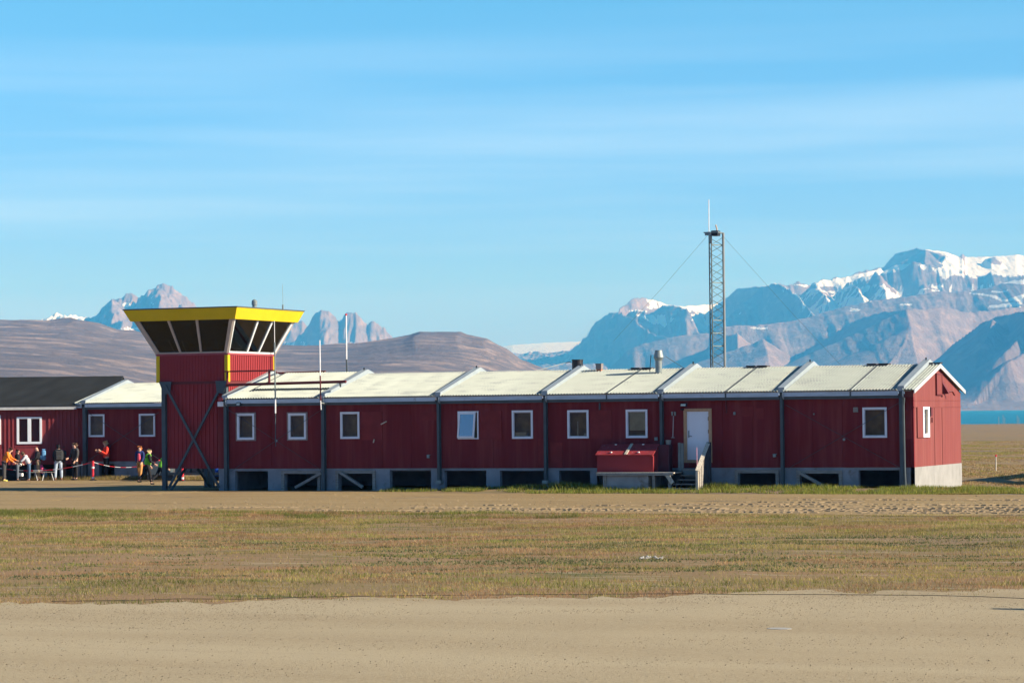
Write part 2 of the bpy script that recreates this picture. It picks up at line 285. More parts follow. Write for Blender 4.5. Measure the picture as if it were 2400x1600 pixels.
def make_mountains():
    st = 0.80
    cr = [
     # nearest right spurs
     (wd(C4((1400, 1190), (1640, 1030), (1800, 890), (2050, 710), (2230, 660), (2352, 640), (2560, 560)), 11.9, 10.9), st, .70, 0),
     (wd(C4((2110, 700), (2075, 800), (2030, 890)), 11.15, 10.95), .9, .8, 0),
     (wd(C4((2380, 770), (2280, 880), (2190, 970)), 10.9, 10.7), .8, .7, 0),
     (wd(C4((2480, 900), (2350, 960), (2230, 1040)), 10.75, 10.55), .8, .6, 0),
     # big middle spur
     (wd(C4((100, 1180), (390, 1055), (600, 960), (800, 840), (1050, 690), (1250, 640), (1430, 620)), 15.0, 12.9), st, .7, 0),
     (wd(C4((1430, 620), (1460, 760), (1400, 900), (1290, 1050)), 12.9, 12.3), .8, .45, 0),
     (wd(C4((1430, 620), (1700, 600), (1950, 640), (2352, 600), (2600, 560)), 12.9, 13.6), .5, .35, 0),
     # small spurs by the mast
     (wd([(1560, 872), (1583, 858), (1634, 828), (1667, 807), (1710, 784), (1728, 777)], 15.2, 14.0), st, .6, 0),
     (wd([(1640, 875), (1700, 838), (1745, 815), (1789, 793)], 14.6, 13.4), st, .6, 0),
     (wd([(1789, 793), (1800, 830), (1790, 870)], 13.4, 12.9), .7, .36, 0),
     # smooth brown shoulders
     (wd([(1470, 822), (1491, 812), (1531, 800), (1583, 787), (1634, 783), (1664, 782), (1697, 764), (1768, 763), (1849, 754), (1938, 730), (2027, 707), (2117, 695), (2206, 683), (2280, 683), (2340, 668), (2400, 648), (2500, 640)], 14.9, 14.8), .35, .33, 0),
     # left dark massif
     (wd(C3((100, 1150), (160, 1130), (250, 1070), (500, 1030), (560, 995), (620, 940), (680, 900), (710, 830), (820, 740), (930, 665), (980, 650)), 20.0, 17.4), .85, .6, 0),
     (wd(C3((980, 650), (1040, 700), (1150, 760), (1330, 850), (1430, 900)), 17.4, 16.4), .9, .9, 0),
     (wd(C3((980, 650), (1020, 610), (1110, 565), (1180, 537), (1230, 545), (1350, 580), (1480, 605), (1560, 615), (1690, 610), (1820, 600), (1945, 590)), 17.6, 19.0), .45, .4, 0),
     (wd(C3((1080, 670), (1300, 655), (1500, 612), (1620, 660), (1690, 760), (1740, 860)), 17.3, 16.6), .6, .7, 0),
     # second massif, right of the mast
     (wd(C4((-60, 580), (0, 540), (100, 470), (230, 425), (300, 420)), 18.6, 17.3), .75, .6, 0),
     (wd(C4((300, 420), (400, 417), (520, 480), (600, 540), (690, 650)), 17.3, 16.2), .6, .9, 0),
     (wd(C4((400, 417), (560, 420), (700, 418), (760, 385), (950, 368), (1100, 325), (1220, 296)), 17.6, 18.3), .5, .95, 0),
     (wd(C4((700, 418), (760, 470), (800, 540)), 17.5, 17.0), .9, .9, 0),
     (wd(C4((900, 470), (1000, 410), (1200, 330), (1320, 320), (1500, 270), (1700, 300), (1850, 352), (2060, 357), (2150, 335), (2352, 350), (2600, 360)), 17.4, 17.0), 1.2, .22, 0),
     (wd(C4((1000, 410), (1050, 480), (1090, 560)), 17.2, 16.5), 1.0, 1.0, 0),
     (wd(C4((1200, 330), (1250, 430), (1270, 540)), 17.1, 16.5), 1.0, 1.0, 0),
     # summit block and ice cap
     (wd(C4((1190, 310), (1260, 285), (1340, 190), (1440, 160), (1520, 135), (1580, 150)), 20.0, 18.8), 1.0, .6, 0),
     (wd(C4((1580, 150), (1660, 180), (1740, 205), (1690, 290)), 18.8, 18.2), .9, .5, 0),
     (wd(C4((1580, 150), (1750, 170), (1850, 205), (1880, 185), (1910, 210), (2100, 210), (2300, 195), (2352, 200), (2600, 190)), 18.8, 19.6), .2, .25, 0),
     (wd(C4((2060, 225), (2110, 212), (2180, 240)), 18.9, 18.8), .6, .6, 0),
     # far left peaks
     (wd([(180, 775), (210, 752), (227, 735), (245, 715), (262, 703), (285, 704), (300, 697), (320, 700), (335, 690), (350, 678), (370, 673), (385, 672), (400, 675), (415, 682), (430, 692), (445, 701), (455, 712), (480, 735), (540, 790)], 16.6, 16.9), .62, .8, 0),
     (wd([(262, 703), (262, 735), (290, 770)], 16.4, 15.8), .8, .8, 0),
     (wd([(370, 673), (380, 720), (400, 770)], 16.6, 15.8), .9, .9, 0),
     (wd([(560, 800), (630, 795), (656, 780), (670, 770), (690, 757), (708, 752), (720, 765)], 16.9, 17.0), .9, .9, 0),
     (wd([(720, 765), (728, 755), (740, 738), (750, 732), (772, 734), (785, 740), (795, 747), (805, 735), (815, 739), (835, 745), (850, 755), (860, 765), (872, 760), (885, 768), (900, 780), (912, 790), (935, 810)], 16.7, 16.7), .8, .95, 0),
     # glacier dome on the left and the ice field in the gap
     (wd([(60, 765), (84, 752), (120, 746), (145, 741), (165, 742), (190, 745), (215, 752), (250, 775)], 19, 19), .1, .1, 0),
     (wd([(1120, 830), (1175, 812), (1200, 808), (1276, 803), (1353, 800), (1420, 800)], 24, 23), .05, .055, 0),
    ]
    D = np.concatenate([np.linspace(9900, 15600, 330), np.linspace(15612, 20000, 360), np.linspace(20060, 26500, 80)])
    X, Y, nu = polar(-120, 2560, 2.6, D)
    # warp the domain a little so that crests are not ruled lines
    wx = (fbm(X / 380, Y / 380, 4, 3) - 0.5) * 130; wy = (fbm(X / 380, Y / 380, 4, 9) - 0.5) * 130
    H = crest_field(X + wx * 0.10, Y + wy * .25, cr)
    Zc = (X - CAMP[0]) * _f[0] + (Y - CAMP[1]) * _f[1]
    # apron: long gravel fans down to the shore
    ap = np.clip((Zc - 10150) / 1200, 0, 1) ** 1.15 * 150 + SEA - 3 + np.clip((Zc - 10000) / 300, 0, 1) * 8
    latA = (X - CAMP[0]) * _r[0] + (Y - CAMP[1]) * _r[1]; ap = ap + 62 * (fbm(latA / 160 + Zc / 300, Zc / 420, 5, 44, True) - .5) * np.clip((Zc - 10250) / 700, 0, 1)
    ap = ap + 12 * (fbm(X / 500, Y / 900, 5, 4) - 0.5) * np.clip((Zc - 10200) / 900, 0, 1)
    k = 30.0; Hm = np.maximum(H, ap) + np.exp(-np.abs(H - ap) / k) * k * 0.3
    rel = np.clip((Hm - ap) / 160, 0, 1)
    lat = (X - CAMP[0]) * _r[0] + (Y - CAMP[1]) * _r[1]
    rough = np.clip((Zc - 15200) / 1500, 0.26, 1); rough = np.where(Zc < 12500, .42, rough); rough = rough * (1 - .6 * np.clip((Zc - 17900) / 500, 0, 1) * (H > 700)); rough = np.where((lat / Zc < -.03) & ~(Zc < 12500), 1.5, rough)
    lat = (X - CAMP[0]) * _r[0] + (Y - CAMP[1]) * _r[1] + wx * .6; r1 = fbm(lat / 150, Zc / 620 + lat / 900, 5, 1, True, 0.55) - 0.62; r2 = fbm(lat / 48, Zc / 170, 4, 7, True, 0.6) - 0.58
    ice = Zc > 20300
    Hm = Hm + rel * np.where(ice, 0.05, 1) * rough * (r1 * 62 + r2 * 26)
    px, py = cam_px(np.stack([X, Y, Hm], -1))
    jx = (fbm(X / 90, Y / 90, 4, 20) - 0.5) * 26; jy = (fbm(X / 90, Y / 90, 4, 31) - 0.5) * 9
    qx, qy = px + jx, py + jy
    snow = np.zeros(X.shape)
    for pl in (
        C3((1130, 650), (1180, 560), (1240, 545), (1350, 580), (1560, 608), (1945, 585), (2000, 640), (1940, 720), (1900, 800), (1780, 860), (1700, 830), (1640, 740), (1680, 680), (1560, 630), (1480, 610), (1300, 652), (1190, 672), (1080, 668)),
        C3((1110, 684), (1250, 700), (1400, 688), (1505, 742), (1480, 765), (1400, 812), (1330, 785), (1180, 712)),
        C4((230, 432), (320, 416), (420, 420), (495, 470), (450, 495), (380, 455), (280, 450)),
        C4((500, 478), (610, 515), (600, 560), (690, 655), (560, 545)),
        C4((0, 545), (110, 475), (110, 500), (0, 580)),
        C4((480, 425), (700, 418), (760, 385), (960, 366), (1220, 298), (1480, 262), (1700, 292), (1695, 250), (1745, 200), (1580, 146), (1750, 165), (1850, 205), (1910, 205), (2100, 206), (2352, 190), (2700, 190), (2700, 350), (2352, 357), (2150, 350), (2060, 358), (1770, 368), (1740, 378), (1640, 324), (1450, 318), (1380, 352), (1300, 335), (1200, 350), (1000, 430), (900, 500), (860, 445), (720, 445), (740, 500), (700, 440)),
        C4((785, 560), (830, 530), (880, 550), (960, 550), (1000, 518), (1060, 550), (1150, 560), (1100, 572), (950, 600), (820, 632)),
        C4((965, 612), (1060, 614), (1060, 632), (965, 634)), C4((1370, 570), (1450, 572), (1450, 588), (1370, 585)),
        C4((1880, 490), (2050, 500), (2200, 545), (2352, 500), (2352, 560), (2200, 562), (2050, 520)),
        C4((2110, 480), (2230, 470), (2230, 490), (2110, 494)), C4((2090, 590), (2352, 565), (2352, 600), (2090, 606)), C4((2180, 400), (2352, 385), (2352, 420), (2180, 415)),
        C4((190, 760), (330, 755), (330, 775), (190, 775)), C4((110, 650), (150, 635), (150, 655), (110, 665)),
        [(289, 711), (314, 709), (313, 719), (292, 720)], [(346, 703), (362, 690), (360, 697), (350, 704)], [(356, 710), (366, 711), (362, 716)],
        [(280, 768), (330, 766), (330, 774), (280, 774)], [(655, 797), (720, 801), (720, 810), (655, 810)], [(820, 800), (840, 800), (840, 806), (820, 806)]):
        a = np.array(pl); bb = (qx > a[:, 0].min()) & (qx < a[:, 0].max()) & (qy > a[:, 1].min()) & (qy < a[:, 1].max())
        snow = np.maximum(snow, np.where(bb & poly_mask(qx, qy, pl), 1.0, 0.0))
    dark = np.zeros(X.shape, bool)
    for pl in (C4((1230, 292), (1340, 190), (1440, 155), (1520, 128), (1590, 150), (1745, 200), (1695, 245), (1700, 292), (1480, 262)), C4((2060, 232), (2110, 208), (2190, 245), (2170, 272), (2090, 262)), C4((1840, 205), (1880, 180), (1900, 205), (1870, 222))):
        dark |= poly_mask(qx, qy, pl)
    snow = np.where(dark, 0.12, snow)
    gD = np.gradient(Hm, axis=1) / np.gradient(D)[None, :]; gL = np.gradient(Hm, axis=0) / (2.6 / FOC * D[None, :])
    steep = np.sqrt(gD ** 2 + gL ** 2); snow = snow * np.clip(1.6 - np.clip(steep - .55, 0, 9) * 1.5, 0.15, 1)
    snow = np.where(ice, 1.0, snow)
    snow = np.where((Zc > 18400) & (px < 260), 1.0, snow)
    # thin snow held in gullies high on the cliffs
    g = (fbm(X / 60, Y / 150, 4, 40, True) > 0.66) & (px > 1880) & (Hm > 560) & (Hm < 800) & (Zc > 15500)
    snow = np.where(g & ~dark, np.maximum(snow, 0.75), snow)
    F = grid_faces(nu, len(D))
    m = land_mat('mountain_rock', dict(a=(0.200, 0.150, 0.142), b=(0.145, 0.116, 0.114), c=(0.27, 0.205, 0.18), s1=(0.004, (1, 1, 3)), s2=(0.010, (1, 1, 2))))
    struct(np_mesh('mountains', np.stack([X, Y, Hm], -1).reshape(-1, 3), F, m, attrs={'snow': ('POINT', 'FLOAT', snow.ravel())}))
make_mountains()

def make_hills():
    D = np.concatenate([np.linspace(900, 2400, 60), np.linspace(2430, 6400, 250)])
    X, Y, nu = polar(-200, 1420, 4, D)
    cr = [
      (wd([(-300, 752), (0, 748), (60, 748), (110, 751), (166, 745), (204, 752), (230, 757), (273, 773), (332, 778), (450, 790), (560, 803), (656, 807), (749, 808), (838, 804), (912, 793), (951, 786), (975, 777), (1031, 777.5), (1076, 778), (1091, 784), (1112, 788), (1142, 792), (1165, 804), (1195, 818.6), (1225, 842), (1264, 858), (1310, 870), (1350, 895), (1420, 940)], 5.2, 5.0), .058, .12, 1100),
      (wd([(500, 905), (700, 868), (950, 842), (1080, 858), (1270, 890), (1400, 930)], 4.3, 3.9), .05, .06, 500),
    ]
    wx = (fbm(X / 300, Y / 300, 3, 5) - 0.5) * 60
    H = crest_field(X, Y + wx, cr)
    Zc = (X - CAMP[0]) * _f[0] + (Y - CAMP[1]) * _f[1]
    base = SEA + 3 + np.clip((Zc - 900) / 4000, 0, 1) ** 1.2 * 55 
    t = (X - CAMP[0]) * _r[0] + (Y - CAMP[1]) * _r[1]; pxx = 1200 + FOC * t / Zc
    fade = np.clip((1400 - pxx) / 260, 0, 1); fade = fade * fade * (3 - 2 * fade)
    base = SEA - 4 + (base - SEA + 4) * fade
    k = 9.0; Hm = np.maximum(H, base) + np.exp(-np.abs(H - base) / k) * k * .3
    Hm = Hm + (fbm(X / 130, Y / 160, 5, 2, True) - 0.5) * 7 * np.clip((Zc - 1200) / 2500, 0, 1) * fade
    Hm = np.where(D[None, :] < 1000, np.minimum(Hm, SEA - 1 + 3 * fade), Hm)
    m = land_mat('tundra_hill', dict(a=(0.165, 0.133, 0.125), b=(0.110, 0.098, 0.104), bd=6, bs=.035, c=(0.33, 0.25, 0.21), s1=(0.010, (1, 1.5, 10), 10, .7), s2=(0.006, (0.6, 1.4, 12), 11, .68)), snow=False)
    struct(np_mesh('hills', np.stack([X, Y, Hm], -1).reshape(-1, 3), grid_faces(nu, len(D)), m))
make_hills()
def plane_water():
    D = np.linspace(1150, 12500, 12); X, Y, nu = polar(-600, 3200, 400, D)
    m = mat('fjord_water', (0.010, 0.185, 0.30), 0.6, var=0.10, scale=0.004, stretch=(1, 4, 1), spec=0.2)
    struct(np_mesh('water', np.stack([X, Y, np.full(X.shape, SEA)], -1).reshape(-1, 3), grid_faces(nu, len(D)), m))
plane_water()
def haze():
    m = bpy.data.materials.new('haze_air'); m.use_nodes = True; nt = m.node_tree; nt.nodes.clear()
    o = nt.nodes.new('ShaderNodeOutputMaterial'); v = nt.nodes.new('ShaderNodeVolumePrincipled')
    v.inputs['Color'].default_value = (0.07, 0.44, 1.0, 1); v.inputs['Absorption Color'].default_value = (1, 1, 1, 1); v.inputs['Density'].default_value = 0.000068; v.inputs['Anisotropy'].default_value = 0.0
    nt.links.new(v.outputs[0], o.inputs['Volume'])
    b = MB(); cx, cy = CAMP[0] + _f[0] * 13000, CAMP[1] + _f[1] * 13000
    vs = [(cx + _r[0] * i * 9000 + _f[0] * j * 14200, cy + _r[1] * i * 9000 + _f[1] * j * 14200, z) for z in (-60, 1400) for j in (-1, 1) for i in (-1, 1)]
    b.add(vs, [(0, 2, 3, 1), (4, 5, 7, 6), (0, 1, 5, 4), (2, 6, 7, 3), (0, 4, 6, 2), (1, 3, 7, 5)])
    h = b.build('haze', m); h['kind'] = 'stuff'
haze()

# ------------------------------------------------------------------ near ground
def ground_material(name, kind):
    m = bpy.data.materials.new(name); m.use_nodes = True; nt = m.node_tree; N = nt.nodes.new; L = nt.links.new
    b = nt.nodes['Principled BSDF']; b.inputs['Roughness'].default_value = 0.95; b.inputs['Specular IOR Level'].default_value = 0.12
    g = N('ShaderNodeNewGeometry')
    def noise(sc, st=(1, 1, 1), det=6, ro=0.6, rot=0):
        mp = N('ShaderNodeMapping'); mp.inputs['Scale'].default_value = st; mp.inputs['Rotation'].default_value = (0, 0, rot); L(g.outputs['Position'], mp.inputs[0])
        n = N('ShaderNodeTexNoise'); n.inputs['Scale'].default_value = sc; n.inputs['Detail'].default_value = det; n.inputs['Roughness'].default_value = ro; L(mp.outputs[0], n.inputs[0]); return n.outputs[0]
    def ramp(src, a, c):
        r = N('ShaderNodeMapRange'); r.inputs[1].default_value = a; r.inputs[2].default_value = c; L(src, r.inputs[0]); return r.outputs[0]
    def mix(f, a, c):
        x = N('ShaderNodeMixRGB'); L(f, x.inputs[0])
        for i, q in ((1, a), (2, c)):
            if isinstance(q, tuple): x.inputs[i].default_value = (*q, 1)
            else: L(q, x.inputs[i])
        return x.outputs[0]
    ROT = -YAW
    if kind == 'gravel':
        c = mix(ramp(noise(0.25, (0.25, 1.6, 1), 4, .5, ROT), .38, .64), (0.405, 0.335, 0.212), (0.325, 0.258, 0.155))
        c = mix(ramp(noise(0.5, (0.12, 3.2, 1), 5, .6, ROT), .56, .70), c, (0.345, 0.282, 0.178))
        c = mix(ramp(noise(14, det=3), .35, .75), c, (0.41, 0.34, 0.22))
        c = mix(ramp(noise(42, det=2), .60, .72), c, (0.17, 0.145, 0.11)); bs, bd, bn = 30, .02, .8
    elif kind == 'dirt':
        c = mix(ramp(noise(0.3, (0.3, 1.4, 1), 5), .40, .65), (0.31, 0.225, 0.11), (0.265, 0.185, 0.088))
        c = mix(ramp(noise(6, (0.6, 1.5, 1), 4), .52, .72), c, (0.35, 0.275, 0.17)); bs, bd, bn = 9, .05, .8
    else:
        c = mix(ramp(noise(0.15, (0.5, 1.5, 1), 6), .42, .60), (0.235, 0.172, 0.085), (0.265, 0.172, 0.095))
        c = mix(ramp(noise(0.5, (0.5, 2.2, 1), 6), .55, .68), c, (0.115, 0.12, 0.045))
        c = mix(ramp(noise(0.02, (0.5, 2.5, 1), 5), .52, .64), c, (0.16, 0.135, 0.115))
        c = mix(ramp(noise(0.8, (0.4, 2.2, 1), 8), .57, .68), c, (0.33, 0.27, 0.17)); bs, bd, bn = 14, .04, .7
    L(c, b.inputs['Base Color'])
    bp = N('ShaderNodeBump'); bp.inputs['Strength'].default_value = bn; bp.inputs['Distance'].default_value = bd
    L(noise(bs, det=5, ro=.7), bp.inputs['Height']); L(bp.outputs[0], b.inputs['Normal'])
    return m
def camc(X, Y):      # lateral and forward distance from the camera
    return (X - CAMP[0]) * _r[0] + (Y - CAMP[1]) * _r[1], (X - CAMP[0]) * _f[0] + (Y - CAMP[1]) * _f[1]
def gz(X, Y):
    xc, zc = camc(X, Y)
    far = np.clip((zc - 140) / 1500, 0, 1)
    z = SEA * 1.15 * (far ** 0.8) - np.clip((zc - 1500) / 300, 0, 1) * 6
    mound = 0.16 * np.exp(-((Y + 0.9) / 1.1) ** 2) * np.clip((X + 21) / 5, 0, 1) * np.clip((6 - X) / 3, 0, 1)
    rough = (fbm(X / 3, Y / 3, 4, 12) - 0.5) * 0.10 * np.clip((zc - 45) / 3, 0, 1) * (1 - np.clip((zc - 200) / 200, 0, 1) * 0)
    flat = np.clip((np.abs(Y + 13) - 8.6) / 2, 0, 1) if True else 1
    return z + mound + rough * np.where((Y > -24) & (Y < -3), flat, 1) * np.where((Y >= -0.3) & (Y < 9) & (X < 0.5) & (X > -36), 0, 1)
def make_ground():
    D = np.concatenate([np.linspace(1, 17, 6), np.linspace(18, 140, 420), np.geomspace(141, 1950, 140)])
    X, Y, nu = polar(-500, 2900, 9, D)
    Z = gz(X, Y)
    struct(np_mesh('ground', np.stack([X, Y, Z], -1).reshape(-1, 3), grid_faces(nu, len(D)), ground_material('tundra_ground', 'soil')))
    # gravel apron in the foreground, ragged far edge
    xs = np.linspace(-26, 26, 500); e = 45.9 + (fbm(xs / 3.0, xs * 0, 5, 61) - 0.5) * 5 + (fbm(xs / .3, xs * 0, 3, 62) - 0.5) * 1.2
    tt = np.linspace(0, 1, 60); Zc = 2 + (e[:, None] - 2) * tt[None, :]; Xc = np.broadcast_to(xs[:, None], Zc.shape)
    X = CAMP[0] + Xc * _r[0] + Zc * _f[0]; Y = CAMP[1] + Xc * _r[1] + Zc * _f[1]
    Zz = 0.012 + (fbm(X / 1.2, Y / 6, 4, 15) - 0.5) * 0.02
    struct(np_mesh('gravel_apron', np.stack([X, Y, Zz], -1).reshape(-1, 3), grid_faces(500, 60), ground_material('gravel_surface', 'gravel')))
    # dirt road in front of the building: front edge Y about -22, back edge about -3
    xs = np.linspace(-75, 40, 900); f = -22.3 + (fbm(xs / 3, xs * 0, 5, 63) - .5) * 2.6; bk = -2.9 - np.clip((xs + 21) / 6, 0, 1) * 0.3 + (fbm(xs / 1.2, xs * 0, 5, 64) - .5) * 1.2
    bk = np.where(xs < -19, np.where(xs < -30.6, 16.2, -0.35), bk) + np.where(xs < -30.6, (fbm(xs / 1.0, xs * 0, 4, 67) - .5) * 0.8, 0)
    tt = np.linspace(0, 1, 120); Y = f[:, None] + (bk - f)[:, None] * tt[None, :]; X = np.broadcast_to(xs[:, None], Y.shape)
    Z = 0.012 + (fbm(X / 2.5, Y / .8, 5, 16) - .5) * 0.05 * np.clip(np.minimum(Y + 22, 6 - Y) / 3, 0, 1) * (Y < -4)
    struct(np_mesh('dirt_road', np.stack([X, Y, Z], -1).reshape(-1, 3), grid_faces(900, 120), ground_material('dirt_surface', 'dirt')))
make_ground()

# ------------------------------------------------------------------ grass, stones, tyre ridges
def grass_mat():
    m = bpy.data.materials.new('grass_blades'); m.use_nodes = True; nt = m.node_tree; N = nt.nodes.new; L = nt.links.new
    b = nt.nodes['Principled BSDF']; b.inputs['Roughness'].default_value = 0.7; b.inputs['Specular IOR Level'].default_value = 0.2
    a = N('ShaderNodeAttribute'); a.attribute_name = 'tint'; L(a.outputs['Color'], b.inputs['Base Color'])
    t = N('ShaderNodeBsdfTranslucent'); L(a.outputs['Color'], t.inputs[0]); x = N('ShaderNodeMixShader'); x.inputs[0].default_value = 0.42
    L(b.outputs[0], x.inputs[1]); L(t.outputs[0], x.inputs[2]); L(x.outputs[0], nt.nodes['Material Output'].inputs[0]); return m
M_GRASS = grass_mat()
def blades(name, X, Y, Zb, hgt, wid, col, lean=0.5, label_kind='stuff'):
    n = len(X); az = rng.uniform(0, 2 * PI, n); ln = rng.uniform(0, lean, n) * hgt; la = rng.uniform(0, 2 * PI, n)
    dx, dy = np.cos(az) * wid / 2, np.sin(az) * wid / 2
    z = Zb - 0.01
    a = np.stack([X - dx, Y - dy, z], -1); b = np.stack([X + dx, Y + dy, z], -1)
    c = np.stack([X + np.cos(la) * ln, Y + np.sin(la) * ln, z + hgt], -1)
    co = np.stack([a, b, c], 1).reshape(-1, 3); F = np.arange(3 * n).reshape(-1, 3)
    col4 = np.concatenate([col, np.ones((n, 1))], 1)
    return struct(np_mesh(name, co, F, M_GRASS, smooth=False, attrs={'tint': ('FACE', 'FLOAT_COLOR', col4)}), label_kind)
def tuft_positions(n, xc0, xc1, z0, z1):
    xc = rng.uniform(xc0, xc1, n); zc = np.sqrt(rng.uniform(z0 ** 2, z1 ** 2, n))
    return CAMP[0] + xc * _r[0] + zc * _f[0], CAMP[1] + xc * _r[1] + zc * _f[1], xc, zc
PAL = np.array([(0.36, 0.26, 0.105), (0.31, 0.26, 0.07), (0.17, 0.18, 0.04), (0.34, 0.195, 0.095), (0.24, 0.245, 0.055), (0.44, 0.34, 0.17), (0.13, 0.15, 0.06)])
def strip_grass():
    n = 620000; X, Y, xc, zc = tuft_positions(n, -19, 19, 45.0, 96)
    edge = 46.0 + (fbm(xc / 3.0, xc * 0, 5, 61) - 0.5) * 5
    bare = fbm(xc / 3.2, zc / 1.3, 5, 71); keep = (zc > edge) & (Y < -22.2 + (fbm(X / 2, Y * 0, 4, 63) - .5) * 2) & ((bare < 0.60) | (rng.random(n) < 0.15))
    # sparse tufts strayed on the gravel edge
    clump = fbm(xc / .5, zc / .35, 3, 77)
    keep |= (zc > edge - 3.2) & (zc <= edge) & (clump > 0.585 + (edge - zc) * .03)
    X, Y, xc, zc = X[keep], Y[keep], xc[keep], zc[keep]; n = len(X)
    a = fbm(xc / 4.5, zc / 1.8, 5, 81); b = fbm(xc / 1.3, zc / .8, 4, 83); c = fbm(xc / .25, zc / .25, 2, 85)
    kind = np.zeros(n, int)
    kind[a > 0.50] = 3; kind[(b > 0.54)] = 1; kind[(b > 0.62)] = 4
    left = np.clip((-xc - 3) / 16, 0, 1) * 0.17 
    kind[(b + left > 0.60) & (a < 0.53)] = 4
    kind[(a + left < 0.44)] = 1; kind[(a - left < 0.40) & (b > 0.5)] = 2
    mid = (zc > 52) & (zc < 68) & (xc > -10); lc = (fbm(xc / 2.5, zc / .7, 4, 91) > 0.565) & mid; kind[lc] = 6
    r = rng.random(n); kind[r < 0.09] = 5; kind[(r > 0.09) & (r < 0.22)] = 0
    tall = (Y > -26.5) & (xc < 2); kind[tall & (b > 0.48)] = 2
    col = PAL[kind] * rng.uniform(0.82, 1.18, (n, 1)) * (1 + (c[:, None] - .5) * 0.5) * (0.50 + 0.90 * fbm(xc / 2.2, zc / 1.0, 5, 87)[:, None])
    h = rng.uniform(0.03, 0.09, n) * (0.55 + b * 0.9); h[tall] *= 1.5; h[kind == 6] *= 0.6; h[zc < edge[keep]] *= 0.8
    w = np.where(kind == 6, 0.045, 0.014) * rng.uniform(0.7, 1.5, n)
    blades('tundra_grass', X, Y, gz(X, Y), h, w, col, 0.9)
strip_grass()
def wall_grass():
    n = 52000; X = rng.uniform(-22, 9, n); Y = rng.uniform(-3.9, 0.3, n)
    d = fbm(X / .8, Y / .8, 4, 101)
    keep = (Y > -3.4 - (fbm(X / 1.2, X * 0, 4, 64) - .5) * 2.0 + np.clip((-12 - X) / 10, 0, 1) * 1.6) & (d > 0.36) & ((X < 0.15) & (Y < -0.06) | (X > 0.15)) & ~((X > -9.9) & (X < -8.55) & (Y > -1.9))
    X, Y, d = X[keep], Y[keep], d[keep]; n = len(X)
    k = rng.choice([1, 2, 4, 0], n, p=[.22, .40, .28, .10]); col = PAL[k] * rng.uniform(.6, 1.3, (n, 1)) * np.array([.95, 1.1, .8])
    bush = 0.22 * np.exp(-((X + 14.3) / 1.3) ** 2) + .15 * np.exp(-((X + 7.6) / .8) ** 2)
    h = rng.uniform(.08, .22, n) * (0.35 + d) + bush * rng.uniform(.2, 1, n) * (Y > -1.6)
    blades('wall_foot_grass', X, Y, gz(X, Y), h, rng.uniform(.012, .03, n), col, .7)
    # thin grass at the foot of the far left walls and in the field on the right
    n = 24000; X = rng.uniform(-60, -37, n); Y = 16.6 + rng.uniform(-.9, .9, n) ** 3 + .2 - np.clip((-48.5 - X), 0, 12) * 0.4
    k = rng.choice([1, 0, 5], n); blades('thin_dry_grass', X, Y, gz(X, Y), rng.uniform(.08, .3, n), rng.uniform(.015, .03, n), PAL[k] * rng.uniform(.6, 1.2, (n, 1)), .5)
    n = 90000; zc = 98 + 260 * rng.random(n) ** 1.9; xc = rng.uniform(0.158, 0.21, n) * zc
    X = CAMP[0] + xc * _r[0] + zc * _f[0]; Y = CAMP[1] + xc * _r[1] + zc * _f[1]; b = fbm(xc / 3, zc / 9, 4, 111); kp = (b > .42) & ~((X < .3) & (Y > -.2) & (Y < 8)); X, Y, b, zc = X[kp], Y[kp], b[kp], zc[kp]
    k = np.where(b > .56, 1, rng.choice([0, 3, 5], len(X))); blades('field_grass', X, Y, gz(X, Y), rng.uniform(.03, .09, len(X)), .03 + zc * .0002, PAL[k] * rng.uniform(.6, 1.2, (len(X), 1)), .6)
wall_grass()
